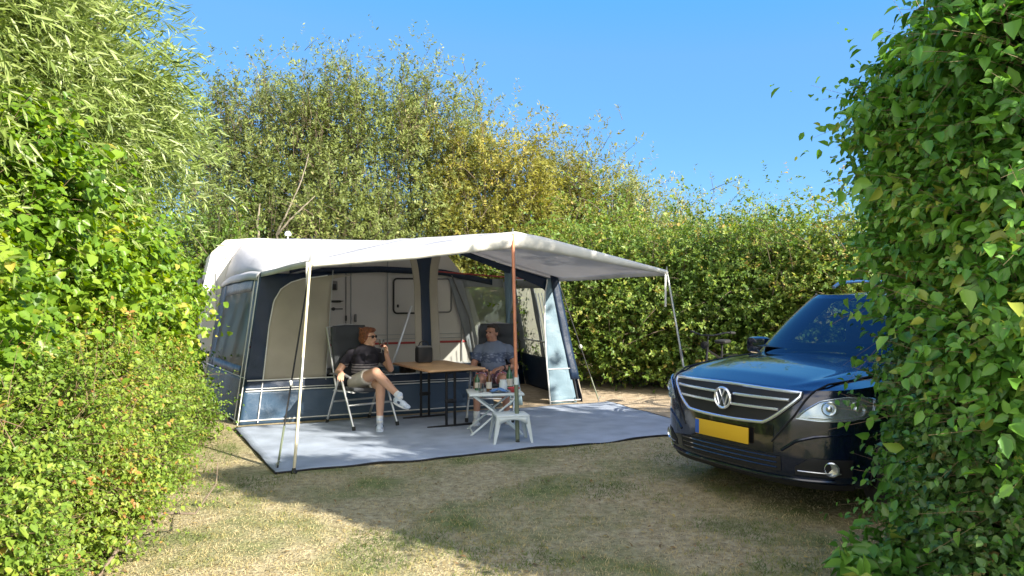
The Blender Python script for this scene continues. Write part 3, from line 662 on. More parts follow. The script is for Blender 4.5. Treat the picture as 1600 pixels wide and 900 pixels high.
# right side wall, seen from inside
def SWR(y, z):
    k = y/2.36; kz = z/1.87; return (lerp(4.76, 4.95, k)*(1-kz)+lerp(4.46, 4.64, k)*kz, y+.2*kz*(1-k), z)
def rpanel(name, y0, y1, z0, z1, m, ny=12, nz=10, th=.004, parent=None, dx=0):
    def f(a, b): y = lerp(y0, y1, a); p = SWR(y, lerp(z0, z1, b)); return (p[0]+dx+.5*wrinkle(y*1.3, b), p[1], p[2])
    m_ = MB(); m_.grid(f, ny, nz); return m_.build(name, m, parent or tent, thick=th, ang=180)
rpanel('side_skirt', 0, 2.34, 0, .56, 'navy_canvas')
rpanel('side_frame', 0, 2.34, 1.68, 1.82, 'grey_canvas', nz=2)
rpanel('side_frame', 0, .34, .56, 1.68, 'navy_canvas', ny=3); rpanel('side_frame', 1.16, 1.34, .56, 1.68, 'grey_canvas', ny=3); rpanel('side_frame', 2.05, 2.34, .56, 1.68, 'grey_canvas', ny=3)
for y0, y1 in ((.34, 1.16), (1.34, 2.05)):
    wn = rpanel('window', y0, y1, .56, 1.68, 'window_film', th=0)
    for k in range(6 if y0 < 1 else 0):
        q = MB(); yy = y0+.07+k*.135; q.tube([tuple(Vector(SWR(yy, z))+Vector((-.015, .01*math.sin(z*6+k), 0))) for z in np.linspace(.58, 1.6, 8)], .007, 4); q.build('pleat', 'curtain', wn)
rpanel('window_tape', .34, 2.05, .80, .83, 'white_piping', nz=1, dx=-.02)
# navy frieze along the caravan rail, and rear bay beside the caravan nose
def fz(a, b):
    s = lerp(.9, 4.3, a); return (s, CY-.05, itp(s, [.9, 2.3, 3.4, 4.3], [1.98, 2.04, 2.0, 1.84])-.10*b)
mb = MB(); mb.grid(fz, 40, 2); mb.build('frieze', 'navy_canvas', tent, thick=.003, ang=180)
rq = lambda a, b: (lerp(lerp(4.06, 4.93, a), lerp(3.5, 4.62, a), b), CY-.04, lerp(.0, 1.85, b))
for nm_, m_x, a0, a1, b0, b1 in (('rear_panel', 'navy_canvas', 0, 1, 0, .32), ('rear_panel', 'grey_canvas', 0, .22, .32, 1), ('rear_panel', 'grey_canvas', .88, 1, .32, 1), ('rear_panel', 'grey_canvas', .22, .88, .92, 1), ('rear_window', 'window_film', .22, .88, .32, .92)):
    mb = MB(); mb.grid(lambda a, b: rq(lerp(a0, a1, a), lerp(b0, b1, b)), 6, 8); mb.build(nm_, m_x, tent, thick=0 if 'window' in nm_ else .003)
strip([(3.98, CY-.07, .55), (3.86, CY-.07, 1.2), (3.55, CY-.07, 1.9)], .012, 'rear_pad', 'grey_plastic')
# inner poles
def pole(pts, r, m, name='tent_pole'):
    m_ = MB(); m_.tube(pts, r, 8); return m_.build(name, m, tent)
pole([FW(.03, .02, -.04), FW(.03, 1.84, -.04)], .014, 'steel_pole'); pole([FW(4.72, .02, -.05), FW(4.72, 1.80, -.05)], .014, 'steel_pole')
pole([FW(2.4, .02, -.05), FW(2.4, 2.28, -.05)], .014, 'steel_pole')
pole([(2.4, .28, 2.31), (2.4, CY-.1, 2.40)], .013, 'steel_pole'); pole([(.33, .26, 1.84), (.35, CY-.1, 2.30)], .013, 'steel_pole'); pole([(4.4, .26, 1.80), (4.2, CY-.1, 2.15)], .013, 'steel_pole')
a = Vector(FW(.33, 1.82, -.05)); pole([a, (2.4, .25, 2.30)], .013, 'steel_pole'); pole([(2.4, .25, 2.30), (4.42, .25, 1.80)], .013, 'steel_pole')
pole([(3.0, CY-.12, 1.98), (4.55, .6, 1.79)], .012, 'red_stripe', 'roof_tube')
# the loose white pole leaning by the table, standing on the ground behind the skirt
def w2t(p):
    s, y = to_tent(p[0], p[1]); return (s, y, p[2])
lp = MB(); a = Vector(w2t(P(643, 478, 10.6))); b = Vector(w2t(P(612, 573, 10.2))); dd = (b-a)/(a.z-b.z); lp.tube([a, a+dd*(a.z-.01)], .017, 8)
lp.build('leaning_pole', 'aluminium', tent)
strip([tuple(Vector(SWL(.25, 1.75))+Vector((.03, 0, 0))), tuple(Vector(SWL(.9, .70))+Vector((.02, 0, 0)))], .010, 'window_strap', 'black_strap')
# canopy poles
def cpole(top, base, r, m, foot=None, sleeve=None, strap=True):
    t = Vector(w2t(top)); b = Vector(w2t(base)); m_ = MB(); m_.tube([t, b], r, 10); o_ = m_.build('canopy_pole', m, tent)
    if sleeve:
        for (k0, k1, sm_, rr, nm) in sleeve:
            q = MB(); q.tube([t.lerp(b, k0), t.lerp(b, k1)], rr, 10); q.build(nm, sm_, o_)
    q = MB(); q.tube([t+Vector((0, 0, .06)), t+Vector((0, 0, -.03))], [.005, .012], 8); q.build('pole_tip', 'steel_pole', o_)
    q = MB(); q.lathe([(0, 0), (.026, 0), (.03, .01), (.02, .03), (r, .05)], 12, Matrix.Translation((b.x, b.y, 0))); q.build('foot', 'rubber', o_)
    if strap:
        q = MB(); q.box(t+Vector((-.03, -.015, -.22)), (.028, .004, .42), bev=.001); q.build('strap', 'white_strap', o_)
CL = TL(*canp(0, 1)[:2]); CC = TL(*canp(.515, 1)[:2]); CR = TL(*canp(1, 1)[:2])
cpole((CL.x, CL.y, canp(0, 1)[2]-.01), G(460, 739), .014, 'bamboo', sleeve=[(.48, .60, 'steel_pole', .017, 'clamp')])
cpole((CC.x, CC.y-.005, canp(.515, 1)[2]-.02), G(809, 693), .019, 'copper_pole', sleeve=[(.72, .997, 'green_pole', .023, 'lower_tube'), (.69, .725, 'white_plastic', .027, 'clamp')], strap=False)
cpole((CR.x, CR.y, canp(1, 1)[2]-.01), (2.14, 8.75, 0), .013, 'steel_pole', sleeve=[(.5, .56, 'grey_plastic', .017, 'clamp')])
# guy ropes with pegs
def guy(a, b, r=.006, m='black_strap', ring=None):
    a = Vector(w2t(a)); b = Vector(w2t(b)); m_ = MB(); m_.tube([a, b], r, 6); g_ = m_.build('guy_rope', m, tent)
    d = (a-b).normalized(); q = MB(); q.tube([b+Vector((0, 0, -.08))-d*.0, b+Vector((-.01, 0, .05)), b+Vector((.015, 0, .08)), b+Vector((.035, 0, .06))], .006, 6); q.build('peg', 'steel_pole', g_)
    if ring:
        q = MB(); c = a.lerp(b, ring); q.lathe([(.014, -.012), (.03, -.012), (.03, .012), (.014, .012), (.014, -.012)], 12, Matrix.Translation(c) @ Matrix.Rotation(R(80), 4, 'Y')); q.build('slider', 'white_strap', g_)
        q = MB(); c1 = a.lerp(b, .80); q.tube([c1, b.lerp(c1, .1)], .011, 6); q.build('spring', 'green_pole', g_)
guy((CL.x, CL.y+.01, canp(0, 1)[2]-.04), G(434, 733), .009, ring=.60)
cr = TL(4.47, .22); guy((cr.x, cr.y, 1.8), G(936, 627), .008, ring=.55)
cl_ = TL(-.34, 2.3); guy((cl_.x, cl_.y-.1, .5), G(318, 655), .006, 'white_strap')
# ground mat
mm = mat('mat_weave', (.34, .39, .48), .85, var=.16, vscale=3.2, bump=.5, bscale=220)
mb = MB()
def mp(a, b):
    s = lerp(lerp(-.07, .10, b), lerp(5.05, 5.0, b), a); y = lerp(-.22, -2.72+.03*math.sin(a*17)+.012*math.sin(a*41), b); return (s, y, .014+.006*math.sin(a*23+b*5)*math.sin(b*9+a*4)+.004*math.sin(b*21+a*31)+.006*math.sin(a*57+b*3)*max(0, b-.8)*3)
mb.grid(mp, 60, 30, flip=True); o = mb.build('ground_mat', 'mat_weave', None, thick=.008, ang=180); o.location = ROT; o.rotation_euler = (0, 0, TA)
tag(o, 'large blue-grey woven mat laid on the grass in front of the tent', 'mat')
mb = MB(); mb.tube([mp(a_, 1) for a_ in np.linspace(0, 1, 60)], .009, 5); mb.tube([mp(0, b_) for b_ in np.linspace(0, 1, 30)], .009, 5); mb.tube([mp(1, b_) for b_ in np.linspace(0, 1, 30)], .009, 5)
mb.build('hem', 'black_strap', o)
# inner groundsheet
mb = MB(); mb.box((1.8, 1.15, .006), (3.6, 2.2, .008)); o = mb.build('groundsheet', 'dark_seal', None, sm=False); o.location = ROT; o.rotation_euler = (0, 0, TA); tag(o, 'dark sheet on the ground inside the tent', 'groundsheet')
#PART3
# ------------------------------------------------------------------ people
def capsule(a, b, ra, rb, n=14, flat_a=False, flat_b=False):
    a = Vector(a); b = Vector(b); d = (b-a); L = d.length or 1e-4; d.normalize(); q = d.to_track_quat('Z', 'Y').to_matrix().to_4x4(); Mx = Matrix.Translation(a) @ q
    pr = [(0, 0 if flat_a else -ra)]
    if flat_a: pr += [(ra*.98, 0)]
    else: pr += [(ra*math.sin(t), -ra*math.cos(t)) for t in (.35, .8, 1.2)]
    pr += [(lerp(ra, rb, t), L*t) for t in (0.001, .25, .5, .75, 1)]
    if flat_b: pr += [(0, L)]
    else: pr += [(rb*math.sin(t), L+rb*math.cos(t)) for t in (1.2, .8, .35)]+[(0, L+rb)]
    return pr, Mx, n
class SDF(MB):
    def cap(s, a, b, ra, rb, **k): pr, Mx, n = capsule(a, b, ra, rb, **k); s.lathe(pr, n, Mx); return s
    def ell(s, c, r, x=None, z=None):
        c = Vector(c); z = Vector(z or (0, 0, 1)).normalized(); x = Vector(x or (1, 0, 0)); x = (x-z*x.dot(z)).normalized(); y = z.cross(x)
        Mx = Matrix.Translation(c) @ Matrix((x, y, z)).transposed().to_4x4() @ Matrix.Diagonal((r[0], r[1], r[2], 1))
        s.lathe([(math.sin(t), -math.cos(t)) for t in np.linspace(0, PI, 11)], 16, Mx); return s
def remesh(sd, name, m, parent, vox=.008, it=4, origin=None, fac=.5):
    me = bpy.data.meshes.new('tmp'); me.from_pydata(sd.v, [], sd.f); bm = bmesh.new(); bm.from_mesh(me)
    bmesh.ops.remove_doubles(bm, verts=bm.verts, dist=1e-5); bmesh.ops.recalc_face_normals(bm, faces=bm.faces); bm.to_mesh(me); bm.free()
    o = bpy.data.objects.new('tmp', me); COL.objects.link(o); r_ = o.modifiers.new('r', 'REMESH'); r_.mode = 'VOXEL'; r_.voxel_size = vox
    s_ = o.modifiers.new('s', 'SMOOTH'); s_.factor = fac; s_.iterations = it
    dg = bpy.context.evaluated_depsgraph_get(); m2 = bpy.data.meshes.new_from_object(o.evaluated_get(dg)); bpy.data.objects.remove(o)
    m2.materials.clear(); m2.materials.append(M[m]); smooth(m2)
    if origin is not None: m2.transform(Matrix.Translation(-Vector(origin)))
    m2.name = name; return link(bpy.data.objects.new(name, m2), parent)
skin = mat('fair_skin', (.56, .32, .22), .5, var=.10, vscale=9); skin.node_tree.nodes['Principled BSDF'].inputs['Subsurface Weight'].default_value = .12
skin.node_tree.nodes['Principled BSDF'].inputs['Subsurface Radius'].default_value = (.02, .008, .004)
mat('tanned_skin', (.42, .21, .14), .5, var=.12, vscale=9)
mat('auburn_hair', (.20, .065, .025), .5, var=.6, vscale=45, bump=1, bscale=60)
mat('dark_hair', (.03, .022, .018), .6, var=.4, vscale=60, bump=.5, bscale=90)
mat('glasses', (.015, .012, .014), .12); mat('lips', (.42, .13, .11), .45); mat('eye_white', (.7, .68, .65), .3); mat('brown_wine', (.10, .02, .015), .1)
mat('sock', (.7, .7, .7), .9); mat('sneaker', (.55, .62, .74), .6, var=.25, vscale=22); mat('sneaker_dark', (.03, .05, .11), .6); mat('sole', (.72, .73, .75), .6)
mat('beige_shorts', (.50, .46, .40), .85, var=.12, vscale=12, bump=.4, bscale=18)
def shirt_mat(name, base, alt, z0, z1, mode):
    m = mat(name, base, .9, bump=.45, bscale=11); t = m.node_tree; b = t.nodes['Principled BSDF']; g = t.nodes.new('ShaderNodeNewGeometry')
    sx = t.nodes.new('ShaderNodeSeparateXYZ'); t.links.new(g.outputs['Position'], sx.inputs[0])
    if mode == 'stripes':
        mp_ = t.nodes.new('ShaderNodeMath'); mp_.operation = 'SINE'; mu = t.nodes.new('ShaderNodeMath'); mu.operation = 'MULTIPLY'; mu.inputs[1].default_value = 2*PI/.032
        t.links.new(sx.outputs[2], mu.inputs[0]); t.links.new(mu.outputs[0], mp_.inputs[0])
        pat = t.nodes.new('ShaderNodeMath'); pat.operation = 'GREATER_THAN'; pat.inputs[1].default_value = -.35; t.links.new(mp_.outputs[0], pat.inputs[0]); pt = pat.outputs[0]
    else:
        n = t.nodes.new('ShaderNodeTexVoronoi'); n.inputs['Scale'].default_value = 30; n.distance = 'CHEBYCHEV'; mpn = t.nodes.new('ShaderNodeMapping'); mpn.inputs['Scale'].default_value = (.8, .1, 1.5)
        t.links.new(g.outputs['Position'], mpn.inputs[0]); t.links.new(mpn.outputs[0], n.inputs['Vector'])
        pat = t.nodes.new('ShaderNodeMath'); pat.operation = 'GREATER_THAN'; pat.inputs[1].default_value = .33; t.links.new(n.outputs['Distance'], pat.inputs[0]); pt = pat.outputs[0]
    a = t.nodes.new('ShaderNodeMath'); a.operation = 'GREATER_THAN'; a.inputs[1].default_value = z0; t.links.new(sx.outputs[2], a.inputs[0])
    c = t.nodes.new('ShaderNodeMath'); c.operation = 'LESS_THAN'; c.inputs[1].default_value = z1; t.links.new(sx.outputs[2], c.inputs[0])
    k1 = t.nodes.new('ShaderNodeMath'); k1.operation = 'MULTIPLY'; k2 = t.nodes.new('ShaderNodeMath'); k2.operation = 'MULTIPLY'
    t.links.new(a.outputs[0], k1.inputs[0]); t.links.new(c.outputs[0], k1.inputs[1]); t.links.new(k1.outputs[0], k2.inputs[0]); t.links.new(pt, k2.inputs[1])
    x = t.nodes.new('ShaderNodeMix'); x.data_type = 'RGBA'; x.inputs[6].default_value = (*base, 1); x.inputs[7].default_value = (*alt, 1); t.links.new(k2.outputs[0], x.inputs[0]); t.links.new(x.outputs[2], b.inputs['Base Color'])
shirt_mat('black_tee', (.014, .012, .02), (.20, .18, .19), .64, .745, 'stripes')
shirt_mat('grey_tee', (.15, .18, .25), (.07, .09, .15), .72, .84, 'print')
pm = mat('plaid_shorts', (.30, .10, .11), .9, bump=.3, bscale=20); t_ = pm.node_tree
ck = t_.nodes.new('ShaderNodeTexBrick'); ck.inputs['Scale'].default_value = 22; ck.inputs['Color1'].default_value = (.32, .08, .10, 1); ck.inputs['Color2'].default_value = (.13, .09, .16, 1); ck.inputs['Mortar'].default_value = (.5, .42, .42, 1)
t_.links.new(t_.nodes['Texture Coordinate'].outputs['Object'], ck.inputs['Vector']); t_.links.new(ck.outputs[0], t_.nodes['Principled BSDF'].inputs['Base Color'])

def hand(sd, wrist, d, palm_n, curl=.6, thumb=1, sc_=1.0):
    """d: direction wrist->knuckles, palm_n: the way the palm faces"""
    d = Vector(d).normalized(); pn = Vector(palm_n); pn = (pn-d*pn.dot(d)).normalized(); sd_ = d.cross(pn)*thumb; w_ = Vector(wrist)
    c = w_+d*.045*sc_; sd.ell(c, (.042*sc_, .052*sc_, .017*sc_), x=sd_, z=pn)
    sd.cap(w_-d*.02, w_+d*.02, .023*sc_, .026*sc_)
    for k, (off, ln_) in enumerate(((.030, .066), (.010, .074), (-.011, .070), (-.031, .055))):
        p0 = w_+d*.078*sc_+sd_*off*sc_; dr = (d+sd_*off*2.0).normalized(); p = p0; rr = .0092*sc_
        for j, f_ in enumerate((.45, .32, .25)):
            an = curl*(j+.6); q = p+(dr*math.cos(an)+pn*math.sin(an))*ln_*f_*1.0*sc_; sd.cap(p, q, rr, rr*.9, n=8); p = q; rr *= .92
    p0 = w_+d*.022*sc_+sd_*.032*sc_; p1 = p0+(d*.55+sd_*.75+pn*.15).normalized()*.036*sc_; p2 = p1+(d*.85+sd_*.15+pn*(.3+curl*.5)).normalized()*.032*sc_
    sd.cap(p0, p1, .013*sc_, .011*sc_, n=8); sd.cap(p1, p2, .0105*sc_, .009*sc_, n=8)
def head(sd, c, f, up=(0, 0, 1), s=1.0):
    c = Vector(c); f = Vector(f).normalized(); up = Vector(up); up = (up-f*up.dot(f)).normalized(); l = up.cross(f)
    q = lambda x, y, z: c+f*x*s+l*y*s+up*z*s
    sd.ell(q(-.012, 0, .025), (.093*s, .073*s, .088*s), x=f, z=up)       # skull
    sd.ell(q(.028, 0, -.035), (.062*s, .056*s, .078*s), x=f, z=up)       # face
    sd.ell(q(.060, 0, -.088), (.026*s, .030*s, .022*s), x=f, z=up)       # chin
    sd.cap(q(.078, 0, .012), q(.105, 0, -.026), .009*s, .014*s, n=10)    # nose
    sd.ell(q(.074, 0, .030), (.018*s, .052*s, .012*s), x=f, z=up)        # brow
    for e in (-1, 1):
        sd.ell(q(-.006, .073*e, -.008), (.017*s, .010*s, .030*s), x=f, z=up)
        sd.ell(q(.055, .034*e, -.030), (.024*s, .020*s, .022*s), x=f, z=up)
    sd.ell(q(.082, 0, -.052), (.014*s, .024*s, .010*s), x=f, z=up)
    return q
def shoe(root, ankle, toe, heel_z=None, up=(0, 0, 1), dark='sneaker_dark', main='sneaker', org=None):
    a = Vector(ankle); d = (Vector(toe)-a); up = Vector(up); sdv = SDF(); u = (up-d.normalized()*up.dot(d.normalized())).normalized(); d.normalize()
    side = u.cross(d); b = a-u*.055
    sdv.ell(b-d*.015, (.062, .040, .045), x=d, z=u); sdv.ell(b+d*.07+u*-.004, (.085, .043, .036), x=d, z=u); sdv.ell(b+d*.145-u*.014, (.055, .045, .026), x=d, z=u)
    sdv.cap(b-d*.01, a+u*.015, .040, .040)
    s_ = remesh(sdv, 'shoe', main, root, .006, 3, org)
    q = MB(); q.grid(lambda t, v: b-u*(.030+.022*v)*1.0+d*(-.075+.275*t)+side*0, 2, 1)
    q = SDF(); q.ell(b+d*.055-u*.037, (.135, .047, .017), x=d, z=u); remesh(q, 'sole', 'sole', s_, .006, 2, org)
    for c_, r_ in ((b+d*.05+side*.034, (.035, .013, .018)), (b+d*.05-side*.034, (.035, .013, .018)), (b-d*.055+u*.015, (.018, .025, .025))):
        q = SDF(); q.ell(c_, r_, x=d, z=u); remesh(q, 'side_panel', dark, s_, .006, 2, org)
    return s_

def person(label, J, skin_m, top_m, bottom_m, face, hair, arms, woman=False, shoulders_r=.055, belly=.14):
    org = Vector((J['pel'].x, J['pel'].y, 0)); root = empty('person', org, 0, label, 'person')
    pel, neck = J['pel'], J['neck']; up = (neck-pel).normalized(); across = (J['shL']-J['shR']).normalized(); fwd = across.cross(up).normalized()
    if fwd.dot(Vector(face)) < 0 and fwd.y > 0: fwd = -fwd
    B = SDF()
    def torso(sd, e):
        sd.ell(pel+up*.02, (.165+e, .125+e, .13+e), x=across, z=up)
        sd.ell(pel.lerp(neck, .33)+fwd*.03, (.155+e, belly+e, .15+e), x=across, z=up)
        sd.ell(pel.lerp(neck, .70)+fwd*.01, (.172+e, .120+e, .17+e), x=across, z=up)
        sd.cap(J['shR']-up*.015, J['shL']-up*.015, shoulders_r+.006+e, shoulders_r+.006+e)
        if woman:
            for k in (-1, 1): sd.ell(pel.lerp(neck, .66)+fwd*.10+across*.07*k-up*.02, (.065+e, .055+e, .06+e), x=across, z=up)
    torso(B, -.006)
    B.cap(neck-up*.06, J['head']-Vector((0, 0, .05)), .062, .055)
    B.cap(J['shR'], neck+up*-.01, .055, .055); B.cap(J['shL'], neck+up*-.01, .055, .055)
    for s in 'RL':
        B.cap(J['sh'+s], J['el'+s], .052, .040); B.cap(J['el'+s], J['wr'+s], .041, .027)
        B.cap(J['hip'+s], J['kn'+s], .088, .062); B.cap(J['kn'+s], J['kn'+s].lerp(J['an'+s], .30), .060, .056); B.cap(J['kn'+s].lerp(J['an'+s], .30), J['an'+s], .056, .036)
        hd, pn, cu, th = arms[s]; hand(B, J['wr'+s], hd, pn, cu, th)
    q = head(B, J['head'], face, s=1.0)
    body = remesh(B, 'body', skin_m, root, .0065, 3, org)
    T = SDF(); torso(T, .010)
    T.cap(J['shR'], neck-up*.03, .062, .058); T.cap(J['shL'], neck-up*.03, .062, .058)
    for s in 'RL': T.cap(J['sh'+s], J['sh'+s].lerp(J['el'+s], .62), .060 if woman else .066, .062 if woman else .070, flat_b=True)
    remesh(T, 'shirt', top_m, root, .008, 4, org)
    S = SDF(); S.ell(pel-up*.02, (.178, .142, .125), x=across, z=up)
    for s in 'RL': S.cap(J['hip'+s], J['hip'+s].lerp(J['kn'+s], .62), .100, .092, flat_b=True)
    remesh(S, 'shorts', bottom_m, root, .008, 3, org)
    hairf(q, root, org, hair, woman, face)
    m_ = SDF(); m_.ell(q(.090, 0, -.052), (.010, .024, .007), x=face, z=(0, 0, 1)); remesh(m_, 'mouth', 'lips', root, .003, 2, org)
    return root, q, org
def hairf(q, root, org, m, woman, face):
    H = SDF()
    if woman:
        H.ell(q(-.030, 0, .050), (.095, .088, .085), x=face); H.ell(q(-.055, 0, -.01), (.072, .086, .085), x=face); H.ell(q(.035, 0, .092), (.062, .070, .034), x=face)
        for e in (-1, 1): H.ell(q(-.012, .066*e, .02), (.045, .024, .058), x=face)
        for k in range(16):
            a = random.uniform(0, 6.28); H.cap(q(-.04, .03*math.cos(a), .09), q(-.05+.07*math.cos(a), .075*math.sin(a), .09+.03*random.random()), .02, .012, n=8)
    else:
        H.ell(q(-.028, 0, .048), (.086, .079, .078), x=face); H.ell(q(.030, 0, .088), (.050, .062, .026), x=face); H.ell(q(-.055, 0, -.005), (.052, .072, .06), x=face)
        for e in (-1, 1): H.ell(q(-.004, .068*e, .030), (.030, .014, .032), x=face)
    remesh(H, 'hair', m, root, .007, 3, org)

# --- the woman on the left
V = Vector
Jw = dict(pel=V((-1.80, 9.07, .53)), neck=V((-1.80, 9.19, .925)), head=V((-1.765, 9.17, 1.055)),
          shR=V((-1.975, 9.13, .86)), shL=V((-1.635, 9.19, .86)), hipR=V((-1.89, 9.0, .52)), hipL=V((-1.72, 9.09, .52)),
          elR=V((-2.10, 8.99, .645)), wrR=V((-2.01, 8.80, .655)), elL=V((-1.47, 9.02, .685)), wrL=V((-1.50, 8.90, .88)),
          knR=V((-1.59, 8.70, .675)), anR=P(624, 619, 8.60), knL=V((-1.54, 8.74, .53)), anL=V((-1.545, 8.72, .115)))
facew = V((.93, -.36, .02))
wom, q, org = person('woman in a black T-shirt, beige shorts and sunglasses sitting cross-legged and raising a glass', Jw, 'fair_skin', 'black_tee', 'beige_shorts', facew, 'auburn_hair',
    {'R': ((.1, -1, -.35), (0, -.2, -1), .45, 1), 'L': ((.0, -.25, 1), (-.75, -.6, 0), .85, 1)}, woman=True, belly=.125)
g_ = SDF()
for e in (-1, 1): g_.ell(q(.084, .032*e, .010), (.010, .027, .020), x=facew); g_.cap(q(.080, .056*e, .014), q(-.01, .078*e, .014), .004, .004, n=6)
g_.cap(q(.092, -.015, .014), q(.092, .015, .014), .004, .004, n=6); remesh(g_, 'sunglasses', 'glasses', wom, .003, 2, org)
for an, kn, toe, u in ((Jw['anR'], Jw['knR'], P(646, 630, 8.45), (.35, -.25, .9)), (Jw['anL'], Jw['knL'], (-1.50, 8.45, .055), (0, 0, 1))):
    s_ = SDF(); d_ = (kn-an).normalized(); s_.cap(an-d_*.01, an+d_*.05, .039, .041); remesh(s_, 'sock', 'sock', wom, .005, 2, org)
    shoe(wom, an, V(toe) if not isinstance(toe, V) else toe, up=u, org=org)
# the glass in her raised hand
gp_ = Jw['wrL']+V((-.045, -.065, .075)); gl = MB()
mat('glass', (.8, .85, .85), .03, spec=.6); M['glass'].node_tree.nodes['Principled BSDF'].inputs['Transmission Weight'].default_value = 1
Mg = Matrix.Translation(gp_-V(org)+V((0, 0, 0))) 
o = empty('wine_glass', gp_, 0, 'dark filled glass held up in the hand of the woman', 'glass')
gl.lathe([(0, -.06), (.028, -.06), (.006, -.055), (.005, 0), (.022, .012), (.034, .04), (.033, .075), (.029, .098), (.027, .098), (.031, .075), (.031, .04)], 20); gl.build('bowl', 'glass', o)
gl = MB(); gl.lathe([(0, .004), (.018, .014), (.030, .038), (.030, .06), (0, .061)], 18); gl.build('drink', 'brown_wine', o)
wm = MB(); wa = Jw['wrL']-V(org)
# --- the man on the right
Jm = dict(pel=V((-.24, 9.55, .53)), neck=V((-.235, 9.70, .945)), head=V((-.255, 9.66, 1.085)),
          shR=V((-.425, 9.66, .875)), shL=V((-.045, 9.68, .875)), hipR=V((-.33, 9.50, .52)), hipL=V((-.15, 9.50, .52)),
          elR=V((-.505, 9.50, .64)), wrR=V((-.36, 9.31, .645)), elL=V((.045, 9.50, .66)), wrL=V((-.13, 9.31, .665)),
          knR=V((-.41, 9.07, .545)), anR=V((-.43, 9.05, .115)), knL=V((-.10, 9.08, .55)), anL=V((-.06, 9.13, .115)))
facem = V((-.62, -.78, .0))
man, q, org = person('man in a grey printed T-shirt and checked shorts sitting behind the small white table', Jm, 'tanned_skin', 'grey_tee', 'plaid_shorts', facem, 'dark_hair',
    {'R': ((.8, -.5, -.1), (0, -.2, -1), .5, -1), 'L': ((-.8, -.5, -.15), (0, .1, -1), .5, 1)}, belly=.15)
e_ = SDF()
for e in (-1, 1): e_.ell(q(.079, .030*e, .010), (.008, .013, .007), x=facem)
remesh(e_, 'eyes', 'glasses', man, .003, 1, org)
w_ = SDF(); d_ = (Jm['wrL']-Jm['elL']).normalized(); p_ = Jm['wrL']-d_*.035; w_.cap(p_-d_*.012, p_+d_*.012, .033, .033, flat_a=True, flat_b=True); remesh(w_, 'watch', 'black_metal', man, .004, 1, org)
for an, kn, toe in ((Jm['anR'], Jm['knR'], (-.46, 8.82, .055)), (Jm['anL'], Jm['knL'], (-.02, 8.9, .055))):
    s_ = SDF(); d_ = (kn-an).normalized(); s_.cap(an-d_*.01, an+d_*.05, .039, .041); remesh(s_, 'sock', 'sock', man, .005, 2, org)
    shoe(man, an, V(toe), org=org, main='sock', dark='grey_plastic')

# ------------------------------------------------------------------ folding chairs
def chair(loc, hd, label):
    o = empty('camping_chair', loc, math.atan2(hd[1], hd[0]), label, 'chair', 'padded folding camping chairs')
    for y in (-.285, .285):
        for x0, x1 in ((.0, .355), (-.03, -.37)):
            m_ = MB(); m_.tube([(x0, y, .60), (x1*.97, y, .03)], .014, 8, flat=1); l = m_.build('leg', 'aluminium', o)
            m_ = MB(); m_.tube([(x1*.965, y, .045), (x1, y, .0)], .021, 8); m_.build('foot_cap', 'rubber', l)
        m_ = MB(); m_.tube([(-.27, y, .605), (-.1, y, .618), (.12, y, .618), (.26, y, .600)], [.018, .024, .026, .016], 10, flat=.6); m_.build('armrest', 'grey_plastic', o)
    m_ = MB(); m_.tube([(.21, -.285, .27), (.21, .285, .27)], .013, 8); m_.build('stretcher', 'aluminium', o)
    m_ = MB(); m_.tube([(-.22, -.285, .27), (-.22, .285, .27)], .011, 8); m_.build('stretcher', 'aluminium', o)
    m_ = MB(); m_.tube([(-.26, -.25, .40), (.25, -.25, .43), (.25, .25, .43), (-.26, .25, .40)], .012, 8); m_.build('seat_frame', 'aluminium', o)
    m_ = MB(); m_.grid(lambda a, b: (lerp(-.24, .27, a), lerp(-.24, .24, b), lerp(.405, .455, a)-.02*math.sin(PI*b)+.012*abs(math.sin(3*PI*a))), 18, 8); m_.build('seat', 'chair_cloth', o, thick=.045)
    def bk(a, b):
        t = a; x = lerp(-.21, -.44, t); z = lerp(.44, 1.17, t); n_ = .014*abs(math.sin(4*PI*t))+(.03 if t > .78 else 0)*math.sin(min(1, (t-.78)/.11*1.0)*PI/2 if t > .78 else 0); return (x+n_+.015*(2*b-1)**2*2, lerp(-.235, .235, b)*(1-.06*max(0, t-.92)/.08), z)
    m_ = MB(); m_.grid(bk, 30, 8); m_.build('backrest', 'chair_cloth', o, thick=.05)
    m_ = MB(); m_.tube([(-.19, -.25, .42), (-.46, -.25, 1.16), (-.47, 0, 1.19), (-.46, .25, 1.16), (-.19, .25, .42)], .012, 8); m_.build('back_frame', 'aluminium', o)
    return o
chair((-1.815, 9.04, .017), (.62, -.78), 'dark padded folding chair under the woman in the black T-shirt')
chair((-.24, 9.50, .017), (-.10, -.99), 'dark padded folding chair under the man in the grey T-shirt')

# ------------------------------------------------------------------ table with plank top
tb_m = mat('plank_wood', (.50, .31, .16), .4, var=.3, vscale=3); t_ = tb_m.node_tree
wv = t_.nodes.new('ShaderNodeTexWave'); wv.bands_direction = 'Y'; wv.inputs['Scale'].default_value = 6; wv.inputs['Distortion'].default_value = 3; wv.inputs['Detail'].default_value = 3
rp_ = t_.nodes.new('ShaderNodeValToRGB'); rp_.color_ramp.elements[0].color = (.48, .27, .13, 1); rp_.color_ramp.elements[1].color = (.72, .47, .25, 1)
t_.links.new(t_.nodes['Texture Coordinate'].outputs['Object'], wv.inputs['Vector']); t_.links.new(wv.outputs[0], rp_.inputs[0]); t_.links.new(rp_.outputs[0], t_.nodes['Principled BSDF'].inputs['Base Color'])
tab = empty('camping_table', (-.92, 9.2, .017), math.atan2(-.5, -.86), 'brown wooden topped folding table on black trestle legs between the two people', 'table')
mb = MB(); mb.box((0, 0, .685), (.74, 1.14, .022), bev=.008)
mb.build('tabletop', 'plank_wood', tab)
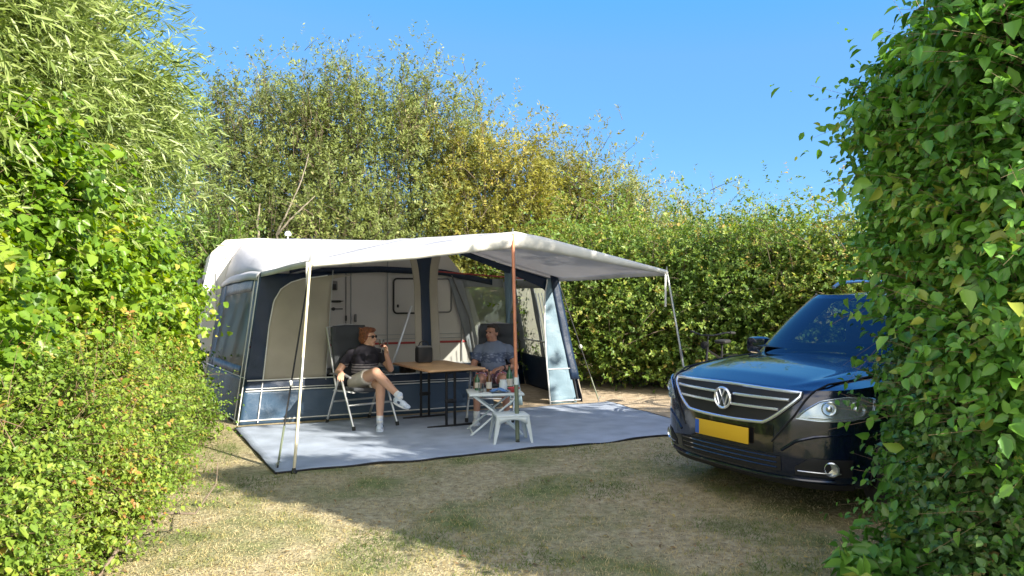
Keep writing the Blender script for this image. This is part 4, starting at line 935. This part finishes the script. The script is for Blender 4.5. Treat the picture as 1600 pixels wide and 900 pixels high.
mb = MB(); mb.tube([(-.36, -.56, .685), (.36, -.56, .685), (.36, .56, .685), (-.36, .56, .685), (-.36, -.56, .685)], .013, 6); mb.build('edge_trim', 'copper_pole', tab)
for y in (-.38, .38):
    m_ = MB(); m_.box((0, y, .012), (.60, .035, .022), bev=.008); tr_ = m_.build('trestle_foot', 'black_metal', tab)
    for x in (-.055, .055):
        m_ = MB(); m_.box((x, y, .34), (.028, .028, .65), bev=.006); m_.build('leg', 'black_metal', tab)
    m_ = MB(); m_.box((0, y, .655), (.52, .04, .03), bev=.006); m_.build('cross_bar', 'black_metal', tab)
    m_ = MB(); m_.box((0, y, .30), (.15, .032, .05), bev=.01); m_.build('height_clamp', 'black_metal', tab)
m_ = MB(); m_.box((0, 0, .64), (.035, .80, .03), bev=.005); m_.build('stretcher', 'black_metal', tab)
# black cool bag on the table
o = empty('cool_bag', (-1.13, 9.55, .713), R(25), 'black box-shaped bag with a carrying loop on the far end of the wooden table', 'bag')
m_ = MB(); m_.box((0, 0, .10), (.20, .15, .20), bev=.025); m_.build('body', 'black_strap', o)
m_ = MB(); m_.box((0, 0, .205), (.185, .135, .02), bev=.009); m_.build('lid', 'grey_plastic', o)
m_ = MB(); m_.tube([(-.07, 0, .21), (-.05, 0, .26), (0, 0, .275), (.05, 0, .26), (.07, 0, .21)], .007, 6); m_.build('handle', 'black_metal', o)

# ------------------------------------------------------------------ small white table with drinks, and the stool
st = empty('side_table', (-.20, 8.52, .017), R(8), 'low white folding camping table covered with bottles in front of the man', 'table')
m_ = MB(); m_.box((0, 0, .455), (.62, .48, .022), bev=.01); tt = m_.build('tabletop', 'white_plastic', st)
m_ = MB(); m_.tube([(-.30, -.23, .45), (.30, -.23, .45), (.30, .23, .45), (-.30, .23, .45), (-.30, -.23, .45)], .014, 6); m_.build('rim', 'white_plastic', st)
for y in (-.21, .21):
    for a in (-1, 1):
        m_ = MB(); m_.tube([(-.26*a, y, .44), (.0, y, .24), (.29*a, y, .0)], .012, 7); m_.build('leg', 'white_plastic', st)
for x in (-.27, .27):
    m_ = MB(); m_.tube([(x, -.21, .03), (x, .21, .03)], .010, 6); m_.build('cross_bar', 'white_plastic', st)
mat('brown_glass', (.09, .03, .008), .08, spec=.8); mat('green_glass', (.03, .10, .04), .08, spec=.8); mat('blue_cloth', (.10, .22, .48), .8); mat('label_paper', (.55, .5, .42), .7); mat('red_lid', (.45, .05, .05), .4)
TZ = .017+.467; STX, STY = -.20, 8.52
def bottle(dx, dy, m, h, r, label, cap='black_metal'):
    o = empty('bottle', (STX+dx, STY+dy, TZ), 0, label, 'bottle', 'bottles on the small white table')
    q = MB(); q.lathe([(0, 0), (r, 0), (r, h*.58), (r*.8, h*.68), (r*.36, h*.8), (r*.34, h*.97), (0, h*.97)], 18); q.build('body', m, o)
    q = MB(); q.lathe([(r*.38, h*.94), (r*.42, h), (0, h+.002)], 14); q.build('cap', cap, o)
    q = MB(); q.lathe([(r*1.02, h*.15), (r*1.02, h*.45)], 18); q.build('sticker', 'label_paper', o)
bottle(-.06, -.06, 'brown_glass', .25, .033, 'brown beer bottle standing in front of the others on the small white table')
bottle(-.20, .06, 'green_glass', .20, .030, 'green bottle at the left of the small white table', 'red_lid')
bottle(.17, .14, 'green_glass', .28, .038, 'taller green bottle at the right back of the small white table')
def simple(name, dx, dy, prof, m, label, cat):
    q = MB(); q.lathe(prof, 20); o = q.build(name, m); o.location = (STX+dx, STY+dy, TZ); tag(o, label, cat); return o
simple('tumbler', -.15, -.12, [(0, 0), (.028, 0), (.034, .10), (.031, .10), (.026, .01), (0, .01)], 'glass', 'clear drinking glass beside the brown bottle', 'glass')
simple('jar', .10, -.02, [(0, 0), (.045, 0), (.048, .09), (.04, .11), (.04, .13), (0, .131)], 'white_plastic', 'small white jar in the middle of the small white table', 'jar')
simple('bowl', .22, -.10, [(0, .004), (.03, 0), (.075, .05), (.071, .052), (.028, .008), (0, .008)], 'red_lid', 'red bowl at the right corner of the small white table', 'bowl')
mb = MB(); mb.grid(lambda a, b: (lerp(-.10, .09, a), lerp(-.07, .07, b), .012+.012*math.sin(a*7)*math.cos(b*9)+.02*math.sin(a*PI)), 12, 8)
o = mb.build('cloth', 'blue_cloth', thick=.006); o.location = (STX+.06, STY-.14, TZ+.004); o.rotation_euler = (0, 0, .3); tag(o, 'crumpled light blue cloth lying on the small white table', 'cloth')
sto = empty('plastic_stool', (-.015, 7.98, .017), R(12), 'low white plastic stool in front of the small table', 'stool')
m_ = MB(); m_.box((0, 0, .285), (.36, .27, .03), bev=.014); m_.build('seat', 'white_plastic', sto)
for x in (-1, 1):
    for y in (-1, 1):
        m_ = MB(); m_.add([(x*a, y*b, c) for a, b, c in ((.12, .135, .28), (.175, .135, .28), (.175, .08, .28), (.19, .155, .0), (.215, .155, 0), (.215, .12, 0), (.165, .120, .28), (.205, .145, 0))], [(0, 1, 4, 3), (1, 2, 5, 4), (0, 3, 7, 6), (6, 7, 5, 2), (0, 6, 2, 1), (3, 4, 5, 7)]); m_.build('leg', 'white_plastic', sto)
for y in (-1, 1):
    m_ = MB(); m_.grid(lambda a, b: (lerp(-.15, .15, a), y*(.137+.004*(1-b)), .275-(.025+.05*(2*a-1)**2)*b), 12, 2); m_.build('apron', 'white_plastic', sto, thick=.008)
#PART4
# ------------------------------------------------------------------ the car (own frame: x forward from the nose, y to its left, z up)
mat('car_paint', (.006, .012, .034), .20, metal=.42, coat=1, spec=.6)
mat('gloss_black', (.006, .007, .010), .10, coat=1); mat('matt_black', (.010, .010, .011), .6); mat('chrome', (.85, .87, .90), .22, metal=.75)
mat('car_glass', (.006, .012, .022), .02, spec=.9, coat=1); mat('lamp_silver', (.62, .66, .70), .18, metal=.85); mat('lamp_dark', (.05, .06, .07), .15, metal=.4)
mat('plate_yellow', (.62, .38, .02), .45); mat('plate_blue', (.03, .10, .40), .45); mat('amber', (.5, .2, .02), .2); mat('rail_silver', (.55, .57, .60), .25, metal=.9)
m_ = bpy.data.materials.new('car_glass_clear'); m_.use_nodes = True; t_ = m_.node_tree; t_.nodes.clear(); M['car_glass_clear'] = m_
a_, b_, c_, d_, e_ = [t_.nodes.new('ShaderNode'+k) for k in ('BsdfTransparent', 'BsdfGlossy', 'MixShader', 'Fresnel', 'OutputMaterial')]
a_.inputs[0].default_value = (.34, .44, .46, 1); b_.inputs[0].default_value = (1, 1, 1, 1); b_.inputs['Roughness'].default_value = .01; d_.inputs[0].default_value = 1.9
t_.links.new(d_.outputs[0], c_.inputs[0]); t_.links.new(a_.outputs[0], c_.inputs[1]); t_.links.new(b_.outputs[0], c_.inputs[2]); t_.links.new(c_.outputs[0], e_.inputs[0])
film('lamp_cover', (.5, .55, .6), .12, .02)
CA = R(210.5)
car = empty('car', (1.60, 5.64, 0), CA, 'dark blue-black car parked nose towards the tent, half hidden by the right hedge', 'car')
LEN = 4.43; Dn = .52; En = 2.7
def ztop(x): return itp(x, [-4.43, -3.6, -2.4, -1.3, -.7, -.3, 0], [1.05, 1.05, 1.03, 1.0, .975, .945, .915])
def Wz(z): return itp(z, [.20, .30, .45, .62, .75, .86, .95, 1.05], [.83, .875, .895, .90, .905, .90, .885, .86])
def xo(z): return itp(z, [.20, .27, .34, .44, .56, .68, .78, .86, .90, .93], [.16, .07, .02, .0, .0, .005, .02, .045, .075, .12])
TH = np.linspace(0, PI/2, 400)
ox = Dn*(np.cos(TH)**(2/En)-1); oy = .9*np.sin(TH)**(2/En); sl_ = np.concatenate([[0], np.cumsum(np.hypot(np.diff(ox), np.diff(oy)))])
def surf(s, z, off=0):
    """a point on the nose/side at arc length s from the middle (plus = car left), height z"""
    a = abs(s); e = 1 if s >= 0 else -1
    if a <= sl_[-1]: x = float(np.interp(a, sl_, ox)); y = float(np.interp(a, sl_, oy))
    else: x = -Dn-(a-sl_[-1]); y = .9
    p = Vector((x-xo(min(z, .93))*max(.35, 1-a/1.6), e*y*Wz(z)/.9, z))
    if off:
        d1 = surf(s+.01, z)-surf(s-.01, z); d2 = surf(s, z+.01)-surf(s, z-.01); n_ = d1.cross(d2).normalized()
        if n_.x < 0 and a < .9 or n_.y*e < 0 and a >= .9: n_ = -n_
        p = p+n_*off
    return p
Send = sl_[-1]
mb = MB()
# half perimeter parameter: nose part by arc length, then side, then the tail
SIDE = 3.55
def shell(a, b):
    sg = -1 if a < .5 else 1; t = abs(a-.5)*2        # 0 nose middle .. 1 tail middle
    if t < .72:
        s = sg*t/.72*(Send+SIDE-.35); xx = surf(s, .6).x; zt = ztop(xx); z = lerp(.26, zt, b); zz = lerp(.20, .93, b) if abs(s) < Send else z
        p = surf(s, z if abs(s) > Send else z); k = min(1, max(0, (abs(s)-.0)/1.2))
        return (p.x, p.y, z)
    u = (t-.72)/.28; zt = 1.05; z = lerp(.26, zt, b); xs = surf(Send+SIDE-.35, z).x; an = u*PI/2
    y = Wz(z)*max(0, math.cos(an))**(2/4.0) if u < 1 else 0
    x = xs-(LEN+xs)*math.sin(an)**(2/3.0)+(.10*(1-b) if u > .3 else 0)*-0.0
    return (x, sg*y, z)
mb.grid(shell, 240, 26)
# bonnet and deck
def deck(a, b):
    q = shell(.5+a*.49999, 1); x, y, zt = q; f = 2*b-1
    c = itp(x, [-1.35, -1.15, -.6, -.30, -.12, -.08], [.09, .10, .080, .050, .012, .0]) if x > -1.35 else .03
    c = c if a > .0 else 0
    crease = .012*math.exp(-((abs(f)-.72)/.06)**2)*min(1, max(0, -x-.15)*4)
    return (x, y*f, zt+c*(1-abs(f)**2.6)+crease)
mb.grid(lambda a, b: deck(a, b), 160, 48, flip=True)
mb.build('body', 'car_paint', car, ang=50)
mb = MB(); mb.box((-2.2, 0, .34), (3.8, 1.5, .14), bev=.03); mb.build('underbody', 'matt_black', car)
# greenhouse: rings from the waist up to the roof
def gh(a, b):
    """a around from the windscreen middle (0) to the rear middle (1), one side; b up"""
    bw = b; W0, W1 = .80, .575; xf0, xf1 = -1.03, -1.72; xr0, xr1 = -4.32, -3.95; z = lerp(1.0, 1.585, b)+.02*math.sin(PI*b)
    W = lerp(W0, W1, b**1.15); xf = lerp(xf0, xf1, b); cv = lerp(.28, .16, b); xr = lerp(xr0, xr1, b**1.6)
    if a < .36:
        t = a/.36; an = t*PI/2; x = xf-cv*(1-max(0, math.cos(an))**(2/2.3)); y = W*math.sin(an)**(2/3.2)
    elif a < .82:
        t = (a-.36)/.46; x = lerp(xf-cv, xr+.30, t); y = W+.012*math.sin(PI*t)
    else:
        t = (a-.82)/.18; an = t*PI/2; x = xr+.30-.30*math.sin(an)**(2/2.5); y = W*max(0, math.cos(an))**(2/3)
    return Vector((x, y, z))
def ghf(sg, off=0):
    def f(a, b):
        p = gh(a, b)
        if off:
            e = 1e-3; a0 = min(max(a, e), 1-e); n_ = (gh(a0+e, b)-gh(a0-e, b)).cross(gh(a0, min(1, b+e))-gh(a0, b-e if b > e else b)).normalized()
            if n_.dot(p-Vector((-2.8, 0, .6))) < 0: n_ = -n_
            p = p+n_*off
        return (p.x, p.y*sg, p.z)
    return f
mb = MB()
def hole(a, b):
    if a < .31: return .05 < b < .94
    return .10 < b < .86 and (.40+.05*b < a < .56 or .575 < a < .72 or .735 < a < .80-.02*b)
for sg in (-1, 1):
    f_ = ghf(sg); NA, NB = 180, 32; V_ = [f_(i/NA, j/NB) for i in range(NA+1) for j in range(NB+1)]; Fc_ = []
    for i in range(NA):
        for j in range(NB):
            if not hole((i+.5)/NA, (j+.5)/NB): Fc_.append((i*(NB+1)+j, (i+1)*(NB+1)+j, (i+1)*(NB+1)+j+1, i*(NB+1)+j+1))
    mb.add(V_, Fc_)
def roofc(a, b):
    # cap over the top ring
    t = a; q = gh(t, 1); f = b; cx = -2.85; x = lerp(q.x, cx if 0 else q.x, 1); return (q.x, q.y*(2*f-1), q.z+.045*(1-(2*f-1)**2)*min(1, (1-abs((q.x+2.88)/1.10)**3)+.15)-.0)
mb.grid(roofc, 90, 20)
mb.build('roof', 'car_paint', car, ang=60)
def patch(name, a0, a1, b0, b1, m, off, sg, nu=20, nv=10, parent=None):
    q = MB(); f = ghf(sg, off); q.grid(lambda u, v: f(lerp(a0(v) if callable(a0) else a0, a1(v) if callable(a1) else a1, u), lerp(b0, b1, v)), nu, nv); return q
q = MB()
for sg in (-1, 1):
    f = ghf(sg, .006); q.grid(lambda u, v: f(lerp(0, .305, u), lerp(.05, .94, v)), 26, 14, flip=sg < 0)
ws = q.build('windscreen', 'car_glass_clear', car, ang=60)
q = MB()
for sg in (-1, 1):
    f = ghf(sg, .004); q.grid(lambda u, v: f(lerp(0, .318, u), lerp(.0, .05, v)), 26, 2)
q.build('windscreen_cowl', 'matt_black', car)
for sg in (-1, 1):
    for a0, a1 in ((.40, .56), (.575, .72), (.735, .80)):
        f = ghf(sg, .006); q = MB(); q.grid(lambda u, v: f(lerp(a0+(.05*v if a0 == .40 else 0), a1-(.02*v if a1 == .80 else 0), u), lerp(.10, .86, v)), 12, 8); q.build('side_window', 'car_glass_clear', car)
    f = ghf(sg, .012); q = MB(); q.tube([f(a_, .995) for a_ in np.linspace(.30, .34, 3)]+[f(.338, b_) for b_ in np.linspace(.93, .02, 10)], .010, 6); q.build('pillar_trim', 'gloss_black', car)
    # roof rail
    q = MB(); pts = [(-2.02, .53*sg, 1.655), (-2.12, .535*sg, 1.70), (-2.4, .54*sg, 1.715), (-3.3, .54*sg, 1.71), (-3.75, .535*sg, 1.67), (-3.85, .53*sg, 1.63)]; q.tube(pts, .016, 8); q.build('roof_rail', 'rail_silver', car)
    # mirror
    q = MB(); q.box((-1.50, .97*sg, 1.10), (.13, .24, .16), bev=.045); mi_ = q.build('mirror', 'car_paint', car)
    q = MB(); q.box((-1.572, .98*sg, 1.10), (.01, .18, .12), bev=.004); q.build('mirror_glass', 'chrome', mi_)
    q = MB(); q.tube([(-1.50, .85*sg, 1.06), (-1.49, .92*sg, 1.08)], .025, 8); q.build('mirror_arm', 'gloss_black', mi_)
for k, (y0, y1) in enumerate(((.45, -.10), (-.22, -.68))):
    q = MB(); f0 = lambda y, b: Vector(ghf(1 if y >= 0 else -1, .02)(.305*min(1, abs(y)/.72)**1.2, b))
    q.tube([f0(y0, .03), f0(lerp(y0, y1, .5), .065), f0(y1, .09)], .008, 5); q.build('wiper', 'matt_black', car)
# cabin: dashboard, wheel, seats, mirror
q = MB(); q.grid(lambda a, b: (lerp(-1.16, -4.0, a), lerp(-.70, .70, b), 1.115+.0*a+.04*math.exp(-((a-.10)/.06)**2)), 30, 6); q.build('dashboard', 'matt_black', car)
for y in (-.36, .36):
    q = MB(); q.box((-2.32, y, 1.20), (.13, .46, .30), bev=.05); se_ = q.build('seat_back', 'grey_plastic', car)
    q = MB(); q.box((-2.35, y, 1.43), (.09, .26, .17), bev=.04); q.build('headrest', 'grey_plastic', se_)
q = MB(); q.box((-3.25, 0, 1.22), (.12, 1.1, .26), bev=.05); q.build('rear_seat', 'grey_plastic', car)
q = MB(); Mx = Matrix.Translation((-1.72, .36, 1.10)) @ Matrix.Rotation(R(-68), 4, 'Y'); q.tube([Mx @ Vector((.18*math.cos(t), .18*math.sin(t), 0)) for t in np.linspace(0, 2*PI, 25)], .015, 6, cap=False); q.build('steering_wheel', 'matt_black', car)
q = MB(); q.box((-1.78, 0, 1.50), (.03, .22, .07), bev=.012); q.build('rear_mirror', 'matt_black', car)
def spatch(name, s0, s1, zl, zu, m, off=.004, parent=None, nu=30, nv=6):
    q = MB()
    def f(a, b): s = lerp(s0, s1, a); l_ = zl(s) if callable(zl) else zl; u_ = zu(s) if callable(zu) else zu; return surf(s, lerp(l_, u_, b), off)
    q.grid(f, nu, nv); return q.build(name, m, parent or car, ang=70)
gu = lambda s: .912-.004*(s/.6)**2-.006
gl_ = lambda s: .668+.015*(s/.4)**2 if abs(s) < .36 else lerp(.680, .88, ((abs(s)-.36)/.26)**1.25)
grl = spatch('grille', -.615, .615, gl_, gu, 'matt_black', .006, nu=60)
cp_ = [surf(s, gu(s), .012) for s in np.linspace(-.62, .62, 40)]+[surf(s, gl_(s), .014) for s in np.linspace(.615, -.615, 70)]
q = MB(); q.tube(cp_+[cp_[0]], .0125, 8, cap=False); q.build('chrome_frame', 'chrome', grl)
for z in (.842, .772):
    for e in (-1, 1):
        se = .545 if z > .8 else .475
        q = MB(); q.tube([surf(e*s, z+.010*(s/.6), .016) for s in np.linspace(.075, se, 16)], .0115, 8); q.build('chrome_bar', 'chrome', grl)
em = Matrix.Translation(surf(0, .805, .022)) @ Matrix.Rotation(R(90), 4, 'Y')
q = MB(); q.lathe([(0, .0), (.078, 0), (.082, .008), (.078, .016), (0, .016)], 32, em); bd = q.build('emblem', 'lamp_dark', grl)
q = MB(); q.lathe([(.066, .014), (.083, .010), (.085, .022), (.076, .028), (.066, .022), (.066, .014)], 36, em); q.build('emblem_ring', 'chrome', bd)
c0 = surf(0, .805, .022); ex = c0.x+.022
def lt(pts, nm):
    q = MB(); q.tube([(ex, -u, c0.z+v) for u, v in pts], .0085, 6); q.build(nm, 'chrome', bd)
lt([(-.026, .062), (.0, .008), (.026, .062)], 'letter_v'); lt([(-.056, .034), (-.026, -.054), (0, .004), (.026, -.054), (.056, .034)], 'letter_w')
# plate, lower intake, lip
pl = MB(); pz = .565; pxx = surf(0, pz).x+.028
pl.box((pxx, -.0, pz), (.012, .53, .118), bev=.004); ph_ = pl.build('number_plate', 'plate_yellow', car)
pl = MB(); pl.box((pxx+.007, -.243, pz), (.003, .04, .108), bev=.001); pl.build('blue_strip', 'plate_blue', ph_)
spatch('upper_bumper_panel', -.44, .44, .47, .665, 'gloss_black', .004)
li = spatch('lower_intake', -.50, .50, lambda s: .335+.02*(s/.5)**2, lambda s: .465-.01*(s/.5)**2, 'matt_black', .006)
for z in (.375, .41, .445): q = MB(); q.tube([surf(s, z, .008) for s in np.linspace(-.47, .47, 20)], .005, 5); q.build('slat', 'gloss_black', li)
q = MB(); q.tube([surf(s, .300+.015*(s/.8)**2, .006) for s in np.linspace(-.86, .86, 50)], .013, 8); q.build('bumper_lip', 'rail_silver' if 0 else 'car_paint', car)
spatch('bumper_skirt', -1.0, 1.0, .25, .295, 'matt_black', .004, nu=50)
# bonnet shut lines running into the V of the nose
for e in (-1, 1):
    pts = [surf(e*.43, .55, .003), surf(e*.50, .64, .003), surf(e*.585, .75, .003), surf(e*.65, .86, .003), surf(e*.69, .915, .004)]
    pts += [Vector((x, e*y, ztop(x)+itp(x, [-1.2, -.3], [.062, .03])*.75)) for x, y in ((-.28, .70), (-.45, .735), (-.7, .755), (-1.0, .77), (-1.2, .775))]
    q = MB(); q.tube(pts, .0075, 6); q.build('bonnet_gap', 'matt_black', car)
    # headlight: bowl patch, two reflectors, clear cover
    zl = lambda s: itp(abs(s), [.60, .75, .95, 1.15], [.728, .722, .735, .775]); zu = lambda s: itp(abs(s), [.60, .66, .75, .9, 1.08, 1.15], [.738, .80, .862, .892, .89, .875])
    hl = spatch('headlight', e*.60, e*1.15, zl, zu, 'lamp_silver', .004, nu=30)
    q = MB(); o_ = [surf(e*s, zu(s)-.004, .010) for s in np.linspace(.60, 1.15, 24)]+[surf(e*s, zl(s)+.004, .010) for s in np.linspace(1.15, .60, 24)]; q.tube(o_+[o_[0]], .006, 6, cap=False); q.build('lamp_frame', 'lamp_silver', hl)
    for s_, r_ in ((.81, .052), (1.0, .056)):
        c_ = surf(e*s_, .812, .006); n_ = (surf(e*s_, .812, .02)-surf(e*s_, .812)).normalized(); n_ = (n_+Vector((.5, 0, 0))).normalized(); Mx = Matrix.Translation(c_) @ n_.to_track_quat('Z', 'Y').to_matrix().to_4x4()
        q = MB(); q.lathe([(r_, .008), (r_*.86, .012), (r_*.8, .0), (r_*.45, -.004), (r_*.42, .014), (r_*.25, .020), (0, .022)], 24, Mx); q.build('reflector', 'lamp_silver', hl)
    q = MB(); q.tube([surf(e*s, .748+.01*(s-.7), .010) for s in np.linspace(.68, 1.05, 12)], .007, 6); q.build('lamp_bar', 'lamp_silver', hl)
    spatch('lamp_glass', e*.60, e*1.15, zl, zu, 'lamp_cover', .020, parent=hl)
    # side intake with round fog lamp, crease above
    fi = spatch('side_intake', e*.60, e*.98, lambda s: .345, lambda s: itp(abs(s), [.60, .70, .98], [.40, .47, .47]), 'matt_black', .004, nu=16)
    c_ = surf(e*.84, .405, .006); n_ = (surf(e*.84, .405, .02)-surf(e*.84, .405)).normalized(); n_ = (n_+Vector((.8, 0, 0))).normalized(); Mx = Matrix.Translation(c_) @ n_.to_track_quat('Z', 'Y').to_matrix().to_4x4()
    q = MB(); q.lathe([(.052, .01), (.044, .016), (.038, .004), (0, -.002)], 20, Mx); fl = q.build('fog_lamp', 'lamp_silver', car)
    q = MB(); q.tube([surf(e*s, .375, .010) for s in np.linspace(.62, .90, 8)], .005, 5); q.build('slat', 'rail_silver', fi)
    q = MB(); q.tube([surf(e*s, z, .000) for s, z in ((.50, .50), (.60, .575), (.72, .615), (.9, .64), (1.1, .655), (1.3, .66))], .012, 8); q.build('bumper_crease', 'car_paint', car)
    # wheel arches and wheels
    for wx in (-.90, -3.50):
        q = MB(); pts = [(wx+.40*math.cos(t), e*(Wz(.3+.4*math.sin(t))+.004), .34+.40*math.sin(t)) for t in np.linspace(-.25, PI+.25, 26)]; q.tube(pts, .018, 6); ar = q.build('wheel_arch', 'matt_black', car)
        q = MB(); q.add([(wx, e*.908, .36)]+[(wx+.39*math.cos(t), e*.908, max(.22, .34+.39*math.sin(t))) for t in np.linspace(0, 2*PI, 32, endpoint=False)], [(0, i+1, (i+1) % 32+1) for i in range(32)]); q.build('arch_liner', 'matt_black', car, thick=.004)
        Mx = Matrix.Translation((wx, e*.83, .34)) @ Matrix.Rotation(R(90)*-e, 4, 'X')
        q = MB(); q.lathe([(.21, -.10), (.30, -.11), (.335, -.08), (.34, 0), (.335, .08), (.30, .11), (.235, .105), (.225, .08)], 40, Mx); wh = q.build('wheel', 'rubber', car)
        q = MB(); q.lathe([(.228, .085), (.235, .10), (.22, .10), (.20, .03), (0, .03)], 36, Mx)
        for k in range(5):
            t = 2*PI*k/5; q.tube([Mx @ Vector((.03*math.cos(t), .03*math.sin(t), .09)), Mx @ Vector((.22*math.cos(t), .22*math.sin(t), .098))], [.038, .024], 6)
        q.build('rim', 'lamp_silver', wh)
    for x_ in (-1.50, -2.52, -3.38):
        q = MB(); q.tube([(x_+(.0 if z > .5 else .0), e*(Wz(z)+.001), z) for z in np.linspace(.36, 1.02, 8)], .004, 5); q.build('door_gap', 'matt_black', car)
    for x_ in (-2.30, -3.22):
        q = MB(); q.box((x_, e*.925, .92), (.19, .03, .035), bev=.012); q.build('door_handle', 'car_paint', car)
    q = MB(); q.box((-4.38, e*.66, .92), (.08, .26, .16), bev=.03); q.build('tail_light', 'red_lid', car)

# ------------------------------------------------------------------ bicycle beyond the car
def bicycle():
    o = empty('bicycle', (2.74, 10.0, 0), R(235), 'dark city bicycle standing against the hedge behind the car', 'bicycle')
    for x, nm in ((.52, 'wheel'), (-.52, 'wheel')):
        Mx = Matrix.Translation((x, 0, .34)) @ Matrix.Rotation(R(90), 4, 'X'); q = MB(); q.lathe([(.325, -.016), (.345, 0), (.325, .016), (.312, 0), (.325, -.016)], 36, Mx)
        wh = q.build(nm, 'rubber', o); q = MB()
        q.lathe([(.0, -.03), (.025, -.03), (.025, .03), (0, .03)], 10, Mx)
        for k in range(14): t = 2*PI*k/14; q.tube([(x, 0, .34), (x+.315*math.cos(t), 0, .34+.315*math.sin(t))], .0015, 3)
        q.build('spokes', 'steel_pole', wh)
        q = MB(); q.tube([(x+.37*math.cos(t), 0, .34+.37*math.sin(t)) for t in np.linspace(.2 if x < 0 else .6, 2.7 if x < 0 else 2.4, 14)], .016, 5); q.build('mudguard', 'black_metal', o)
    q = MB()
    for a, b in (((-.12, 0, .30), (-.22, 0, .80)), ((-.12, 0, .30), (.36, 0, .72)), ((-.21, 0, .70), (.34, 0, .86)), ((-.12, 0, .30), (-.52, 0, .34)), ((-.21, 0, .72), (-.52, 0, .34)), ((.33, 0, .92), (.38, 0, .68))): q.tube([a, b], .016, 8)
    q.build('frame', 'black_metal', o)
    q = MB(); q.tube([(.37, 0, .70), (.43, .0, .50), (.52, 0, .34)], .014, 8); q.build('fork', 'steel_pole', o)
    q = MB(); q.tube([(.33, 0, .90), (.31, 0, 1.04)], .012, 8); q.tube([(.14, -.28, 1.08), (.26, -.24, 1.09), (.33, -.08, 1.05), (.33, .08, 1.05), (.26, .24, 1.09), (.14, .28, 1.08)], .011, 8); hb = q.build('handlebar', 'black_metal', o)
    for y in (-.28, .28): q = MB(); q.tube([(.22, y*.93, 1.088), (.10, y, 1.078)], .018, 8); q.build('grip', 'rubber', hb)
    q = MB(); q.tube([(-.215, 0, .78), (-.235, 0, .92)], .012, 8); q.box((-.25, 0, .94), (.25, .16, .05), bev=.024); q.build('saddle', 'rubber', o)
    q = MB(); q.lathe([(.0, 0), (.045, .0), (.05, .05), (0, .06)], 14, Matrix.Translation((.40, 0, .93)) @ Matrix.Rotation(R(90), 4, 'Y')); q.build('lamp', 'black_metal', o)
    q = MB(); q.tube([(-.30, -.06, .74), (-.68, -.06, .74), (-.68, .06, .74), (-.30, .06, .74)], .008, 6); q.build('luggage_rack', 'black_metal', o)
bicycle()
